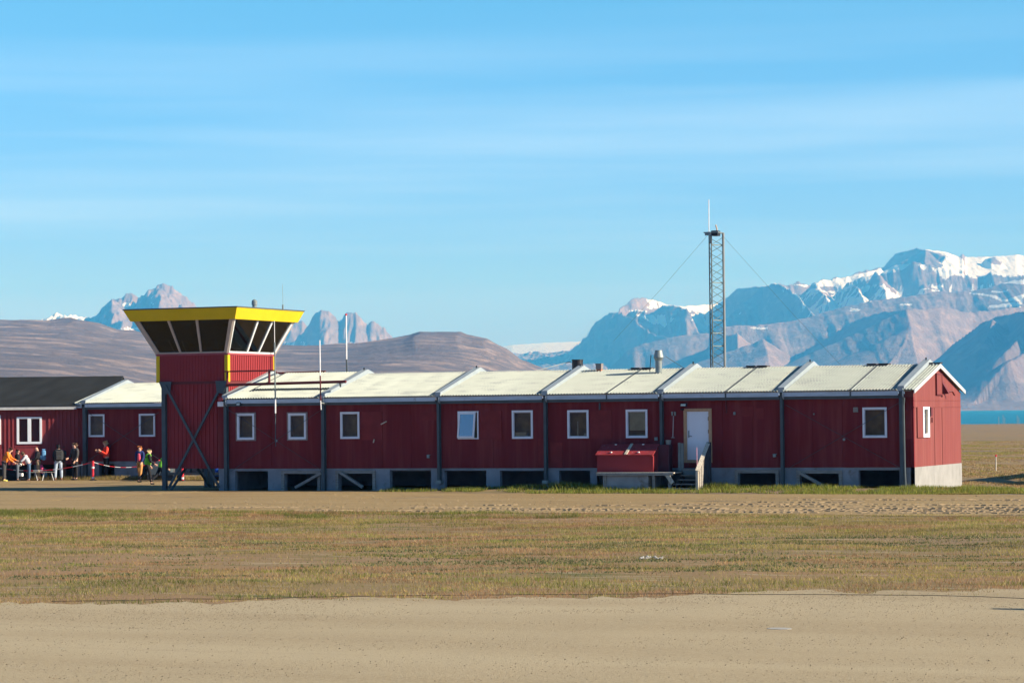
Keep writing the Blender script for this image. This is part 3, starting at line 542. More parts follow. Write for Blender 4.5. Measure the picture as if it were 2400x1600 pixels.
def stones():
    n = 95000; xc = rng.uniform(-12, 12, n); zc = np.sqrt(rng.uniform(30 ** 2, 50 ** 2, n)); dn = fbm(xc / 5, zc / .9, 4, 121); kp = rng.random(n) < np.clip((dn - .38) * 4, .10, 1) * np.where(zc > 41, 1, .5); xc, zc = xc[kp], zc[kp]
    X = CAMP[0] + xc * _r[0] + zc * _f[0]; Y = CAMP[1] + xc * _r[1] + zc * _f[1]; n = len(X)
    s = rng.lognormal(math.log(.0062), .38, n).clip(.003, .022)
    base = np.array([(1, 0, 0), (0, 1, 0), (-1, 0, 0), (0, -1, 0), (0, 0, .75)]); a = rng.uniform(0, 2 * PI, n); sx = rng.uniform(.7, 1.4, n)
    v = base[None] * s[:, None, None]; v = v * np.stack([sx, 1 / sx, np.ones(n)], -1)[:, None, :]
    ca, sa = np.cos(a)[:, None], np.sin(a)[:, None]; vx = v[:, :, 0] * ca - v[:, :, 1] * sa; vy = v[:, :, 0] * sa + v[:, :, 1] * ca
    co = np.stack([vx + X[:, None], vy + Y[:, None], v[:, :, 2] + .014], -1).reshape(-1, 3)
    f = np.array([(0, 1, 4), (1, 2, 4), (2, 3, 4), (3, 0, 4)]); F = (np.arange(n)[:, None, None] * 5 + f[None]).reshape(-1, 3)
    t = rng.uniform(.55, 1.2, (n, 1)) * np.array([[.34, .28, .19]]); col = np.repeat(np.concatenate([t, np.ones((n, 1))], 1), 4, 0)
    m = M_GRASS.copy(); m.name = 'pebble_stone'
    struct(np_mesh('gravel_stones', co, F, m, smooth=False, attrs={'tint': ('FACE', 'FLOAT_COLOR', col)}), 'stuff')
    # tyre lug ridges and clods pressed into the dirt road
    V = []; Fa = []; k = 0; pts = []
    for y0, x0, x1, ph in ((-19.9, -22, 20, .5), (-18.6, -20, 24, 1.1), (-17.4, -13, 16, .2), (-16.0, -11, 25, 2.), (-14.4, -8, 22, .9), (-12.6, -3, 26, 1.6), (-9.6, -2, 10, .3), (-20.9, -18, 8, .0), (-19.2, -16, 18, 2.4)):
        x = x0
        while x < x1:
            yy = y0 + .35 * math.sin(x * .13 + ph)
            if vnoise(np.array(x / 3.0), np.array(y0), 5) > .38:
                for sd in (-1, 1):
                    for q in range(1): pts.append((x + random.uniform(-.05, .05), yy + sd * .17 + random.uniform(-.04, .04), random.uniform(.10, .22), sd * random.uniform(.5, 1.0), random.uniform(.014, .034)))
            x += .24
    for _ in range(2600):
        pts.append((random.uniform(-24, 24), random.uniform(-21.8, -5) if random.random() < .3 else random.gauss(-18, 2.4), random.uniform(.02, .06), random.uniform(0, 3), random.uniform(.006, .018)))
    base = np.array([(-1, -.28, 0), (1, -.28, 0), (1, .28, 0), (-1, .28, 0), (-.7, 0, 1), (.7, 0, 1)]); f = np.array([(0, 1, 5, 4), (2, 3, 4, 5), (1, 2, 5, 5), (3, 0, 4, 4)])
    b = MB()
    for x, y, l, a, h in pts:
        c, s2 = math.cos(a), math.sin(a); b.add([(x + (p[0] * c - p[1] * s2) * l, y + (p[0] * s2 + p[1] * c) * l, p[2] * h + .01) for p in base], [(0, 1, 5, 4), (2, 3, 4, 5), (1, 2, 5), (3, 0, 4)])
    struct(b.build('tyre_track_clods', mat('clod_dirt', (.28, .205, .115), .95, var=.25, scale=5), fix=False), 'stuff')
stones()

# ------------------------------------------------------------------ the long barrack building
def corr_panel(x0, x1, ya, za, yb, zb, pitch=0.09, amp=0.034, thick=0.012):
    """corrugated sheet, waves along X, from eave (ya,za) to ridge (yb,zb)"""
    n = max(4, int((x1 - x0) / pitch) * 6); b = MB(); vs = []
    d = Vector((0, yb - ya, zb - za)).normalized(); nn = Vector((0, -d.z, d.y)); nn = nn if nn.z > 0 else -nn
    for i in range(n + 1):
        x = x0 + (x1 - x0) * i / n; o = amp * math.sin(2 * PI * x / pitch)
        for (y, z) in ((ya, za), (yb, zb)):
            p = Vector((x, y, z)) + nn * (o + amp); vs.append(p); vs.append(p - nn * thick)
    fs = []
    for i in range(n):
        a = i * 4; c = a + 4
        fs += [(a, c, c + 2, a + 2), (a + 1, a + 3, c + 3, c + 1), (a, a + 1, c + 1, c), (a + 2, c + 2, c + 3, a + 3)]
    fs += [(0, 2, 3, 1), (n * 4, n * 4 + 1, n * 4 + 3, n * 4 + 2)]
    return b.add(vs, fs)
def wall_holes(x0, x1, z0, z1, holes, yf, yb, mb=None):
    """front wall slab facing -Y with rectangular openings (x0,x1,z0,z1)"""
    mb = mb or MB(); xs = sorted({x0, x1, *[h[0] for h in holes], *[h[1] for h in holes]}); 
    for a, c in zip(xs[:-1], xs[1:]):
        m = (a + c) / 2; hs = sorted([(h[2], h[3]) for h in holes if h[0] < m < h[1]]); z = z0
        for h0, h1 in hs:
            if h0 > z + 1e-4: mb.box(a, c, yf, yb, z, h0)
            z = h1
        if z < z1 - 1e-4: mb.box(a, c, yf, yb, z, z1)
    return mb
def window(parent, x0, x1, z0, z1, yf, frame=.07, casing=0.0, gmat=None, room=M_ROOM, open_by=0.0, depth=.35, mullion=False, extras=None, fm=None):
    """a framed window set in a wall opening; yf is the wall face"""
    w = MB(); fm = fm or M_WHITE
    if casing:
        cz = MB(); c = casing
        cz.box(x0, x0 + c, yf - .035, yf + .02, z0, z1); cz.box(x1 - c, x1, yf - .035, yf + .02, z0, z1); cz.box(x0 + c, x1 - c, yf - .035, yf + .02, z1 - c * .7, z1); cz.box(x0 + c, x1 - c, yf - .035, yf + .02, z0, z0 + c * .8)
        X0, X1, Z0, Z1 = x0 + c, x1 - c, z0 + c * .8, z1 - c * .7
    else: X0, X1, Z0, Z1 = x0, x1, z0, z1
    w.box(X0, X0 + frame, yf - .05, yf + .05, Z0, Z1); w.box(X1 - frame, X1, yf - .05, yf + .05, Z0, Z1)
    w.box(X0 + frame, X1 - frame, yf - .05, yf + .05, Z1 - frame, Z1); w.box(X0 + frame, X1 - frame, yf - .05, yf + .05, Z0, Z0 + frame)
    if mullion: w.box((X0 + X1) / 2 - .05, (X0 + X1) / 2 + .05, yf - .053, yf + .053, Z0 + frame, Z1 - frame)
    wo = w.build('window', fm, parent)
    if casing: cz.build('casing', M_CASING, wo)
    a, b_, c_, d_ = X0 + frame, X1 - frame, Z0 + frame, Z1 - frame
    if not open_by:
        s = MB(); t = .03; s.box(a, a + t, yf - .02, yf + .045, c_, d_); s.box(b_ - t, b_, yf - .02, yf + .045, c_, d_); s.box(a + t, b_ - t, yf - .02, yf + .045, d_ - t, d_); s.box(a + t, b_ - t, yf - .02, yf + .045, c_, c_ + t)
        s.build('sash', mat('inner_sash', (.48, .5, .53), .5) if fm is M_WHITE else fm, wo)
        MB().box(a + .03, b_ - .03, yf + .0, yf + .012, c_ + .03, d_ - .03).build('pane', gmat or M_GLASS, wo)
    else:                                  # top-hung sash pushed out at the bottom right
        W_ = b_ - a; s = MB(); h = d_ - c_; o = open_by
        def P(u, v, k=0): return (a + u * W_ - (1 - v) * 0.05, yf - .06 - (1 - v) * o + k, c_ + v * h)
        for (u0, u1, v0, v1) in ((0, .09, 0, 1), (.83, .92, 0, 1), (.09, .83, .93, 1), (.09, .83, 0, .07)):
            s.add([P(u0, v0), P(u1, v0), P(u1, v1), P(u0, v1), P(u0, v0, .04), P(u1, v0, .04), P(u1, v1, .04), P(u0, v1, .04)], [(0, 1, 2, 3), (7, 6, 5, 4), (0, 4, 5, 1), (1, 5, 6, 2), (2, 6, 7, 3), (3, 7, 4, 0)])
        s.build('sash', M_WHITE, wo)
        MB().add([P(.09, .07, .02), P(.83, .07, .02), P(.83, .93, .02), P(.09, .93, .02), P(.09, .07, .03), P(.83, .07, .03), P(.83, .93, .03), P(.09, .93, .03)], [(0, 1, 2, 3), (7, 6, 5, 4), (0, 4, 5, 1), (1, 5, 6, 2), (2, 6, 7, 3), (3, 7, 4, 0)]).build('pane', gmat or M_GLASSB, wo)
    r = MB(); e = .05; y1 = yf + .06; y2 = yf + .06 + depth
    r.box(X0, X1, y2, y2 + e, Z0, Z1); r.box(X0 - e, X0, y1, y2, Z0, Z1); r.box(X1, X1 + e, y1, y2, Z0, Z1); r.box(X0, X1, y1, y2, Z1, Z1 + e); r.box(X0, X1, y1, y2, Z0 - e, Z0)
    r.build('room_recess', room, wo)
    if extras: extras(wo, X0, X1, Z0, Z1, yf)
    return wo
def rect_px(x0, y0, x1, y1, Y=0.0):
    a = at_y(x0, y1, Y); b = at_y(x1, y0, Y); return a.x, b.x, a.z, b.z

FZ, EZ, RZ = 0.935, 3.87, 4.89             # top of concrete, eave, ridge
XL, XR, DEPTH = -29.78, 0.0, 7.7
bld = thing('barrack_building', (-15, 0, 0), 'long dark red barrack with cream corrugated roof in seven bays and a sunlit end gable', 'building')
POSTX = [-29.80, -25.17, -19.87, -15.14, -10.17, -5.20, -0.44]
wins = [(553.7, 966, 599.7, 1033), (673.7, 965.5, 720.8, 1032), (798.7, 964.6, 842.6, 1028), (1074, 963, 1121.6, 1028.7), (1201, 961, 1249, 1027.8), (1331, 960.4, 1379.7, 1027), (1468, 959, 1517.6, 1026), (2022.8, 953.9, 2078.6, 1025.5)]
wr = [rect_px(*w, Y=-.03) for w in wins]
door_r = rect_px(1604, 956.6, 1668, 1084, -.03)
fw = wall_holes(-30.25, XR - .002, FZ, 3.62, wr + [door_r], -.03, .10)
fw.build('front_wall', M_RED, bld)
# shallow cover battens / panel joints on the front wall
for i, (a, b_) in enumerate(zip([-30.25] + POSTX[1:], POSTX[1:] + [0])):
    n = 4; 
    for k in range(1, n):
        x = a + (b_ - a) * k / n
        if all(not (r[0] - .05 < x < r[1] + .05) for r in wr + [door_r]): MB().box(x - .012, x + .012, -.042, -.03, FZ + .02, 3.58).build('panel_joint', M_RED, bld)
# end wall facing the sun, with gable
ew = MB(); y0, y1 = -.03, DEPTH
wy0, wy1 = at_x(2161, 1000, 0).y, at_x(2176, 1000, 0).y; wz0, wz1 = at_x(2168, 1024.3, 0).z, at_x(2168, 953, 0).z
def endslab(ya, yb, za, zb): ew.box(-.10, 0.0, ya, yb, za, zb)
endslab(.10, wy0, FZ, 3.7); endslab(wy1, y1, FZ, 3.7); endslab(wy0, wy1, FZ, wz0); endslab(wy0, wy1, wz1, 3.7)
ew.prism([(-.10, .10, 3.7), (-.10, y1, 3.7), (-.10, y1, EZ - .06), (-.10, DEPTH / 2, RZ - .04), (-.10, .10, EZ - .02)], (.10, 0, 0))
ew.box(-.34, 0, -.03, .10, 3.62, EZ - .02)
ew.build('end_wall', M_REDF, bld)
et = MB()
def zat(px_, py_): return at_x(px_, py_, 0).z
z38, z53 = zat(2200, 938), zat(2200, 953)
et.box(0, .018, -.03, y1, z38 - .012, z38 + .012); et.box(0, .02, -.03, y1, z53 - .02, z53 + .02)
for px_ in (2190, 2208): yy = at_x(px_, 1000, 0).y; et.box(0, .016, yy - .02, yy + .02, FZ, z53 - .02)
ya, yb = at_x(2148, 1000, 0).y, at_x(2161, 1000, 0).y
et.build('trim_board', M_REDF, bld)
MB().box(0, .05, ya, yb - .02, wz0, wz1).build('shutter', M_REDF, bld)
# end window
w = MB(); t = .10
w.box(-.04, .06, wy0, wy0 + .16, wz0, wz1); w.box(-.04, .06, wy1 - .22, wy1, wz0, wz1); w.box(-.04, .06, wy0 + .16, wy1 - .22, wz1 - t, wz1); w.box(-.04, .06, wy0 + .16, wy1 - .22, wz0, wz0 + .14)
wo = w.build('window', M_WHITE, bld); MB().box(-.01, .003, wy0 + .16, wy1 - .22, wz0 + .14, wz1 - t).build('pane', M_GLASS, wo)
MB().box(-.4, -.30, wy0, wy1, wz0, wz1).build('curtain', mat('pale_curtain', (.5, .5, .42), .9), wo)
# gable hatch with its stay
ha, hb = at_x(2192, 900, 0).y, at_x(2205, 900, 0).y; hz0, hz1 = zat(2198, 925.6), zat(2198, 875)
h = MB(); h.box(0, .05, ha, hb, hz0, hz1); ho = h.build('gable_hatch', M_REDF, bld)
k = MB(); k.box(.05, .07, ha, ha + .04, hz0, hz1); k.box(.05, .07, hb - .04, hb, hz0, hz1); k.box(.05, .07, ha + .04, hb - .04, hz1 - .04, hz1); k.box(.05, .07, ha + .04, hb - .04, hz0, hz0 + .05); k.build('hatch_frame', M_REDDARK, ho)
k = MB(); k.prism([(0.02, hb + .05, hz0 + .55), (0.30, hb + .05, hz0 + .06), (0.02, hb + .05, hz0 + .04)], (0, .25, 0)); k.tube([(.05, hb + .3, hz0 + .14), (.3, hb + .7, hz0 + .15), (.33, hb + .9, hz0 + .0)], .035); k.build('hatch_stay', M_REDDARK, ho)
bx = MB(); bx.box(0, .10, at_x(2177, 970, 0).y, at_x(2181, 970, 0).y, zat(2179, 975), zat(2179, 954)); bx.tube([(.06, at_x(2181, 970, 0).y, zat(2180, 978)), (.06, at_x(2181, 970, 0).y, zat(2180, 990))], .03); bx.build('bracket', M_REDDARK, bld)
# back and left walls, floor
bw = MB(); bw.box(XL, -.10, DEPTH - .1, DEPTH - .002, FZ, EZ - .08); bw.box(XL, XL + .1, .10, DEPTH - .1, FZ, EZ - .1)
bw.prism([(XL, .10, EZ - .1), (XL, DEPTH - .1, EZ - .1), (XL, DEPTH / 2, RZ - .05)], (.1, 0, 0)); bw.build('back_wall', M_RED, bld)
# foundation
ops = [(551, 1103, 628, 1170), (667.6, 1109.6, 745, 1170), (794.6, 1109, 874, 1170), (914, 1101, 1010, 1170), (1042, 1102, 1139.5, 1170), (1172, 1102.5, 1277, 1170), (1311, 1102, 1383, 1170), (1731, 1108, 1818.6, 1170), (1876, 1109, 1966.7, 1170), (2013, 1101, 2108, 1170)]
orc = [rect_px(*o) for o in ops]; orc = [(a, b_, -.3, d) for a, b_, c, d in orc] + [(-13.0, -10.5, -.3, .8), (-10.3, -8.4, -.3, .85)]
fo = wall_holes(-30.25, -.003, -.25, FZ, orc, 0, .25)
fo.build('foundation_front', M_CONC2, bld)
fe = MB(); fe.box(-.15, .012, 0.0, DEPTH + .02, -.25, FZ - .001); fo2 = fe.build('foundation_end', M_CONC, bld)
fe = MB(); fe.box(-30.2, -.15, DEPTH - .2, DEPTH, -.25, FZ - .002); fe.box(-30.2, -29.9, .25, DEPTH - .2, -.25, FZ - .002); fe.box(-30.2, -.15, .25, DEPTH - .2, FZ - .12, FZ - .003)
fe.build('foundation_rear', M_CONC2, bld)
# timber frames round the vents and diagonal planks
for r_, diag in ((orc[1], (753.7, 1107.7, 692.5, 1142)), (orc[2], (798, 1107, 850, 1141)), (orc[7], None), (orc[8], (1873.7, 1107, 1944, 1146)), (orc[9], None)):
    x0, x1, _, z1 = r_; m = MB(); t = .13
    if r_ is not orc[9]:
        m.box(x0 - t, x0, -.06, -.002, -.1, z1 + t); m.box(x1, x1 + t, -.06, -.002, -.1, z1 + t); m.box(x0, x1, -.06, -.002, z1, z1 + t)
        m.build('vent_frame', M_WOOD, bld)
    if diag: a = at_y(diag[0], diag[1], -.12); c = at_y(diag[2], diag[3], -.12); MB().bar(a, c, .11, .13, up=(0, 1, 0)).build('brace_plank', M_WOOD, bld)
# small round trap by the second-last vent
# posts and eave steel
post_end = {}
for i, x in enumerate(POSTX):
    m = MB(); zb = -.1 if i in (0, 1, 5, 6) else (.42 if i in (2, 3) else 1.0)
    w2 = .07 if i in (0, 1, 6) else .055
    m.box(x - w2, x + w2, -.245, -.225, zb, 3.86); m.box(x - .012, x + .012, -.225, -.06, zb, 3.86); m.box(x - w2, x + w2, -.06, -.045, zb, 3.86)
    po = m.build('steel_post', M_STEEL, bld)
    g_ = MB(); g_.prism([(x + .10, -.27, 3.58), (x + .10, -.27, 3.98), (x + .10, -.42, 3.80), (x + .10, -.42, 3.66)], (.03, 0, 0)); g_.build('bracket_plate', M_PALE, po)
    if zb > 0.2: MB().box(x - .13, x + .13, -.30, -.05, zb - .12 if zb < .9 else 1.0, zb + .02 if zb < .9 else 1.3).build('post_shoe', M_GALV, po)
edges = [-29.72] + POSTX[1:-1] + [POSTX[-1]]
for i in range(6):
    a, c = POSTX[i] + .09, POSTX[i + 1] - .09
    MB().box(a, c, -.33, -.29, 3.69, 3.855).build('fascia_board', M_FASCIA, bld)
    MB().box(a, c, -.24, -.05, 3.575, 3.69).build('eave_beam', M_STEEL, bld)
    sf = MB(); sf.box(a, c, -.29, -.03, 3.69, 3.71); sf.build('soffit', M_STEEL, bld)
# roof sheets, one run per bay, with seam flashings
half = DEPTH / 2; yE = -.36
def slope_pt(y): return EZ + (RZ - EZ) * (y - yE) / (half - yE)
def rbox(mb, x0, x1, ya, yb, off0, off1):      # a bar lying on the front slope
    d = Vector((0, half - yE, RZ - EZ)).normalized(); n = Vector((0, -d.z, d.y)); P = lambda x, y, o: Vector((x, y, slope_pt(y))) + n * o
    mb.add([P(x0, ya, off0), P(x1, ya, off0), P(x1, yb, off0), P(x0, yb, off0), P(x0, ya, off1), P(x1, ya, off1), P(x1, yb, off1), P(x0, yb, off1)], [(3, 2, 1, 0), (4, 5, 6, 7), (0, 1, 5, 4), (1, 2, 6, 5), (2, 3, 7, 6), (3, 0, 4, 7)])
for i in range(6):
    a, c = POSTX[i] + .10, POSTX[i + 1] - .10
    ru = corr_panel(a, c, yE, EZ, half, RZ, .125).build('roof_sheet', M_CREAM, bld, smooth=False, fix=False)
    if i == 0:
        ym = at_y(640, 915, 1.2).y; up_ = corr_panel(a + .75, c + .0, .95, slope_pt(.95) + .09, half, RZ + .09, .125); up_.build('overlap_sheet', M_CREAM, bld, fix=False)
        e = MB(); rbox(e, a + .70, a + .745, .9, half, .0, .16); e.build('sheet_edge', M_STEEL, bld)
    bs = corr_panel(a, c, DEPTH - yE, EZ, half, RZ, .125); bs.build('roof_sheet', M_CREAM, bld, fix=False)
    rc = MB(); z = RZ + .035
    rc.prism([(a, half - .16, z - .045), (a, half, z + .012), (a, half + .16, z - .045), (a, half + .15, z - .06), (a, half, z - .003), (a, half - .15, z - .06)], (c - a, 0, 0)); rc.build('ridge_cap', mat('cream_ridge_cap', (.38, .385, .34), .5), bld)
    if i in (3, 4, 5):
        xm = {3: (at_y(1421, 926, -.36).x), 4: at_y(1700, 921, -.36).x, 5: at_y(1992.5, 917.6, -.36).x}[i]
        e = MB(); rbox(e, xm - .035, xm + .035, yE, half, .030, .060); e.build('seam_flashing', M_STEEL, bld); MB().box(xm - .03, xm + .03, -.345, -.332, 3.68, 3.86).build('seam_strap', M_STEEL, bld)
        e = MB(); z = RZ + .05; e.box(xm - .42, xm - .04, half - .22, half + .22, z, z + .05); e.box(xm + .06, xm + .46, half - .22, half + .22, z, z + .05); e.build('ridge_ventilator', mat('dark_brown_vent', (.05, .045, .05), .7), bld)
# last stub of roof over the end bay
corr_panel(POSTX[-1] + .10, .10, yE, EZ, half, RZ, .125).build('roof_sheet', M_CREAM, bld, fix=False)
corr_panel(POSTX[-1] + .10, .10, DEPTH - yE, EZ, half, RZ, .125).build('roof_sheet', M_CREAM, bld, fix=False)
bg_ = MB(); hs = .12
bg_.prism([(.10, yE, EZ - hs), (.10, half, RZ - hs), (.10, DEPTH - yE, EZ - hs), (.10, DEPTH - yE, EZ + .03), (.10, half, RZ + .05), (.10, yE, EZ + .03)], (.035, 0, 0)); bg_.build('barge_board', mat('white_barge_board', (.46, .465, .45), .5), bld)
MB().box(-.28, .16, half - .18, half + .2, RZ + .055, RZ + .10).build('ridge_ventilator', M_RUST and mat('dark_brown_vent', (.05, .045, .05), .7), bld)
# raised gable beams over each frame
def gable_beam(x, parent, y0=-.30, hf=half, dep=DEPTH, ez=EZ, rz=RZ, yoff=0.0, w=.13, h=.21):
    m = MB(); lo, hi = ez + .02, rz + .02
    m.prism([(x - w, y0 + yoff, lo - .03), (x - w, hf + yoff, hi - .03), (x - w, dep - y0 + yoff, lo - .03), (x - w, dep - y0 + yoff, lo + h), (x - w, hf + .02 + yoff, hi + h), (x - w, hf - .02 + yoff, hi + h), (x - w, y0 + yoff, lo + h * .75)], (2 * w, 0, 0))
    return m.build('roof_beam', M_PALE, parent)
for x in POSTX:
    bo = gable_beam(x + (.02), bld)
    MB().box(x - .01, x + .05, half - .13, half - .1, RZ + .12, RZ + .30).build('ridge_clip', M_STEEL, bo)
# windows
def ex_box(wo, X0, X1, Z0, Z1, yf): MB().box(X0 + .08, X0 + .58, yf + .10, yf + .25, Z0 + .05, Z0 + .26).build('white_box', M_LWHITE, wo); MB().box(X0 + .08, X1 - .08, yf + .28, yf + .3, Z1 - .24, Z1 - .08).build('blind', mat('ochre_blind', (.40, .33, .2), .8), wo)
def ex_lamp(wo, X0, X1, Z0, Z1, yf): MB().box(X0 + .36, X0 + .40, yf + .12, yf + .16, Z0 + .05, Z0 + .68).build('lamp_stem', M_LWHITE, wo); MB().tube([(X1 - .2, yf + .15, Z0 + .05), (X1 - .2, yf + .15, Z0 + .2)], [.11, .05], 7).build('flower_pot', M_LWHITE, wo)
def ex_curt(wo, X0, X1, Z0, Z1, yf): MB().box(X0 + .12, X1 - .12, yf + .05, yf + .07, Z0 + .30, Z1 - .1).build('curtain', mat('white_curtain', (.72, .76, .78), .9), wo)
for i, r_ in enumerate(wr):
    window(bld, *r_, -.03, frame=.07 if i not in (3,) else .05, casing=.07 if i < 2 else 0, open_by=.07 if i == 3 else 0, extras={4: ex_box, 5: ex_lamp, 6: ex_curt}.get(i))
# hinged shutter panels folded back beside windows
for (a, b_, c, d) in ((847, 964, 895, 1031), (1126, 962, 1175, 1029), (1384, 961, 1433, 1028), (960, 964, 1012, 985)):
    x0, x1, z0, z1 = rect_px(a, b_, c, d, -.06)
    if b_ == 964 and a == 960: continue
    o = MB().box(x0, x1, -.062, -.03, z0, z1).build('shutter', M_REDP, bld)
    if a == 847: MB().bar(at_y(893, 994, -.10), at_y(906, 987, -.16), .04).build('shutter_hook', M_WOODL, o); MB().bar(at_y(875, 1037, -.08), at_y(877, 1029, -.08), .04).build('shutter_hook', M_WOODL, o)
for (a, b_, c, d) in ((1738, 953, 1766, 976), (1772, 956, 1790, 982), (1262, 1028, 1277, 1092), (985, 965, 1028, 985), (2120, 960, 2136, 1028), (1290, 1036, 1318, 1094)):
    x0, x1, z0, z1 = rect_px(a, b_, c, d, -.05); MB().box(x0, x1, -.046, -.03, z0, z1).build('patch_panel', M_REDP, bld)
# door
x0, x1, z0, z1 = door_r; m = MB(); t = .13
m.box(x0, x0 + t, -.07, .06, z0, z1); m.box(x1 - t, x1, -.07, .06, z0, z1); m.box(x0 + t, x1 - t, -.07, .06, z1 - t * .9, z1); m.box(x0 + t, x1 - t, -.09, .06, z0, z0 + .12)
fr = m.build('door_frame', M_TAN, bld)
do = MB().box(x0 + t, x1 - t, -.035, .03, z0 + .12, z1 - t * .9, ).build('door', M_DOOR, bld)
m = MB(); hx = x0 + t + .07; hzz = z0 + 1.05; m.box(hx - .025, hx + .025, -.045, -.035, hzz - .06, hzz + .22); m.tube([(hx, -.045, hzz), (hx, -.09, hzz), (hx + .15, -.09, hzz)], .014); m.tube([(hx, -.036, hzz + .17), (hx, -.055, hzz + .17)], .022); m.build('door_handle', M_GALV, do)
m = MB()
for q in (.25, .75): m.box(x1 - t - .03, x1 - t + .005, -.05, -.035, z1 - t - q - .1, z1 - t - q + .05)
m.build('door_hinge', M_STEEL, do)
# diagonal tie rods on the first and last full bay
def rod(p, q, Y=-.14, r=.009): MB().tube([at_y(*p, Y), at_y(*q, Y)], r, 5).build('tie_rod', M_STEEL, bld)
rod((537, 961), (758, 1104)); rod((541, 1104), (757, 957)); rod((1841, 948), (2110, 1096)); rod((1848, 1097), (2108, 943))
m = MB(); c_ = at_y(648, 1032.5, -.14); m.tube([c_ + Vector((0, -.015, 0)), c_ + Vector((0, .015, 0))], .05, 10); c_ = at_y(1978, 1029.5, -.14); m.tube([c_ + Vector((0, -.015, 0)), c_ + Vector((0, .015, 0))], .05, 10); m.build('rod_coupling', M_GALV, bld)
# little fittings on the wall
for (a, b_, c, d, mm, nm) in ((1001, 1066, 1007, 1073, M_GALV, 'vent_grille'), (1812, 1064, 1819, 1071, M_GALV, 'vent_grille'), (2000, 954, 2011, 966, M_WOOD, 'vent_cover'), (1719, 965, 1724, 972, M_GALV, 'junction_box'), (1906, 968, 1909, 972, M_GALV, 'junction_box'), (1534, 1024, 1542, 1032, M_GALV, 'junction_box'), (1404, 944, 1407, 960, M_STEEL, 'cable_duct'), (1701, 937, 1703, 968, M_REDDARK, 'cable_duct')):
    x0, x1, z0, z1 = rect_px(a, b_, c, d, -.06); o = MB().box(x0, x1, -.10, -.03, z0, z1).build(nm, mm, bld, bevel=.008)
    if nm == 'vent_grille': MB().box(x0 - .03, x1 + .03, -.05, -.028, z1, z1 + .02).build('grille_hood', M_GALV, o)
# corner drain pipe
MB().tube([(-.33, -.18, 3.6), (-.36, -.16, 3.3), (-.34, -.2, .9), (-.30, -.22, -.1)], .045).build('drain_pipe', M_STEEL, bld)
# roof plant: square flue, tall round exhaust, black box vent
p = at_y(1405, 866, half - .2); m = MB().box(p.x - .10, p.x + .10, p.y - .10, p.y + .10, RZ - .1, p.z + .02); o = m.build('flue_base', M_RUST, bld)
m = MB(); zt = at_y(1405, 853, half).z; m.box(p.x - .12, p.x + .12, p.y - .12, p.y + .12, p.z + .02, zt); m.box(p.x - .13, p.x + .13, p.y - .13, p.y + .13, zt - .05, zt + .02); m.build('flue_cowl', mat('brown_grey_metal', (.22, .19, .17), .6), bld)
ye = 3.1; p = at_y(1544, 874, ye); z0_ = slope_pt(ye) - .05; zt = at_y(1544, 820.6, ye).z; x = p.x; r0 = .155
m = MB(); m.tube([(x, ye, z0_), (x, ye, z0_ + .52), (x, ye, z0_ + .58), (x, ye, zt - .36), (x, ye, zt - .30), (x, ye, zt - .28), (x, ye, zt - .06), (x, ye, zt)], [r0 * .9, r0 * .9, r0 * .9, r0 * 1.12, r0 * 1.32, r0 * 1.32, r0 * 1.02, r0 * .95], 20)
o = m.build('round_exhaust', M_GALV, bld, smooth=False); MB().tube([(x - .33, ye, zt - .2), (x - .38, ye - .02, z0_ + .15)], .018, 5).build('exhaust_chain', M_STEEL, o)
MB().tube([(x + .3, ye, zt - .25), (x + .95, ye + .6, RZ)], .012, 5).build('guy_wire', M_STEEL, o)
yb_ = 5.6; p = at_y(1353.5, 857, yb_); zt = at_y(1353, 844, yb_).z
m = MB().tube([(p.x, yb_, slope_pt(2 * half - yb_) - .1), (p.x, yb_, zt)], .235, 16); m.tube([(p.x, yb_, zt), (p.x, yb_, zt + .03)], .25, 16); o = m.build('black_drum_vent', M_BLACK, bld)
MB().tube([(p.x - .3, yb_, zt - .05), (p.x - 1.55, 4.2, RZ)], .02, 5).build('guy_wire', M_PALE, o)

# ------------------------------------------------------------------ control tower
tx0, tx1, ty0, ty1 = -33.30, -29.86, .12, 4.38
TB, TS = 4.67, 5.86                        # bottom of the red box, window sill
tw = thing('control_tower', ((tx0 + tx1) / 2, 2.2, 0), 'square red control tower with slanted windows and yellow roof edge, on braced steel legs', 'tower')
def ribbed(mb, x0, x1, y0, y1, z0, z1, pitch=.16, d=.02, side='S', mi=0):
    if side in 'SN':
        n = int((x1 - x0) / pitch); y = y0 if side == 'S' else y1; s = -d if side == 'S' else d
        for i in range(n): a = x0 + (i + .25) * pitch; mb.box(a, a + pitch * .38, min(y, y + s), max(y, y + s), z0, z1)
    else:
        n = int((y1 - y0) / pitch); x = x1 if side == 'E' else x0; s = d if side == 'E' else -d
        for i in range(n): a = y0 + (i + .25) * pitch; mb.box(min(x, x + s), max(x, x + s), a, a + pitch * .38, z0, z1)
m = MB(); m.box(tx0, tx1, ty0, ty1, TB, TS - .02)
for sd in 'SNEW': ribbed(m, tx0 + .14, tx1 - .14, ty0 + .14, ty1 - .14, TB, TS - .08, .15, .02, sd) if False else None
ribbed(m, tx0 + .14, tx1 - .14, ty0, ty1, TB + .01, TS - .07, .15, .018, 'S'); ribbed(m, tx0, tx1, ty0 + .16, ty1 - .14, TB + .01, TS - .07, .165, .03, 'E'); ribbed(m, tx0, tx1, ty0 + .16, ty1 - .14, TB + .01, TS - .07, .165, .03, 'W')
m.build('cabin_wall', M_RED2, tw)
m = MB(); e = .035; c = .16
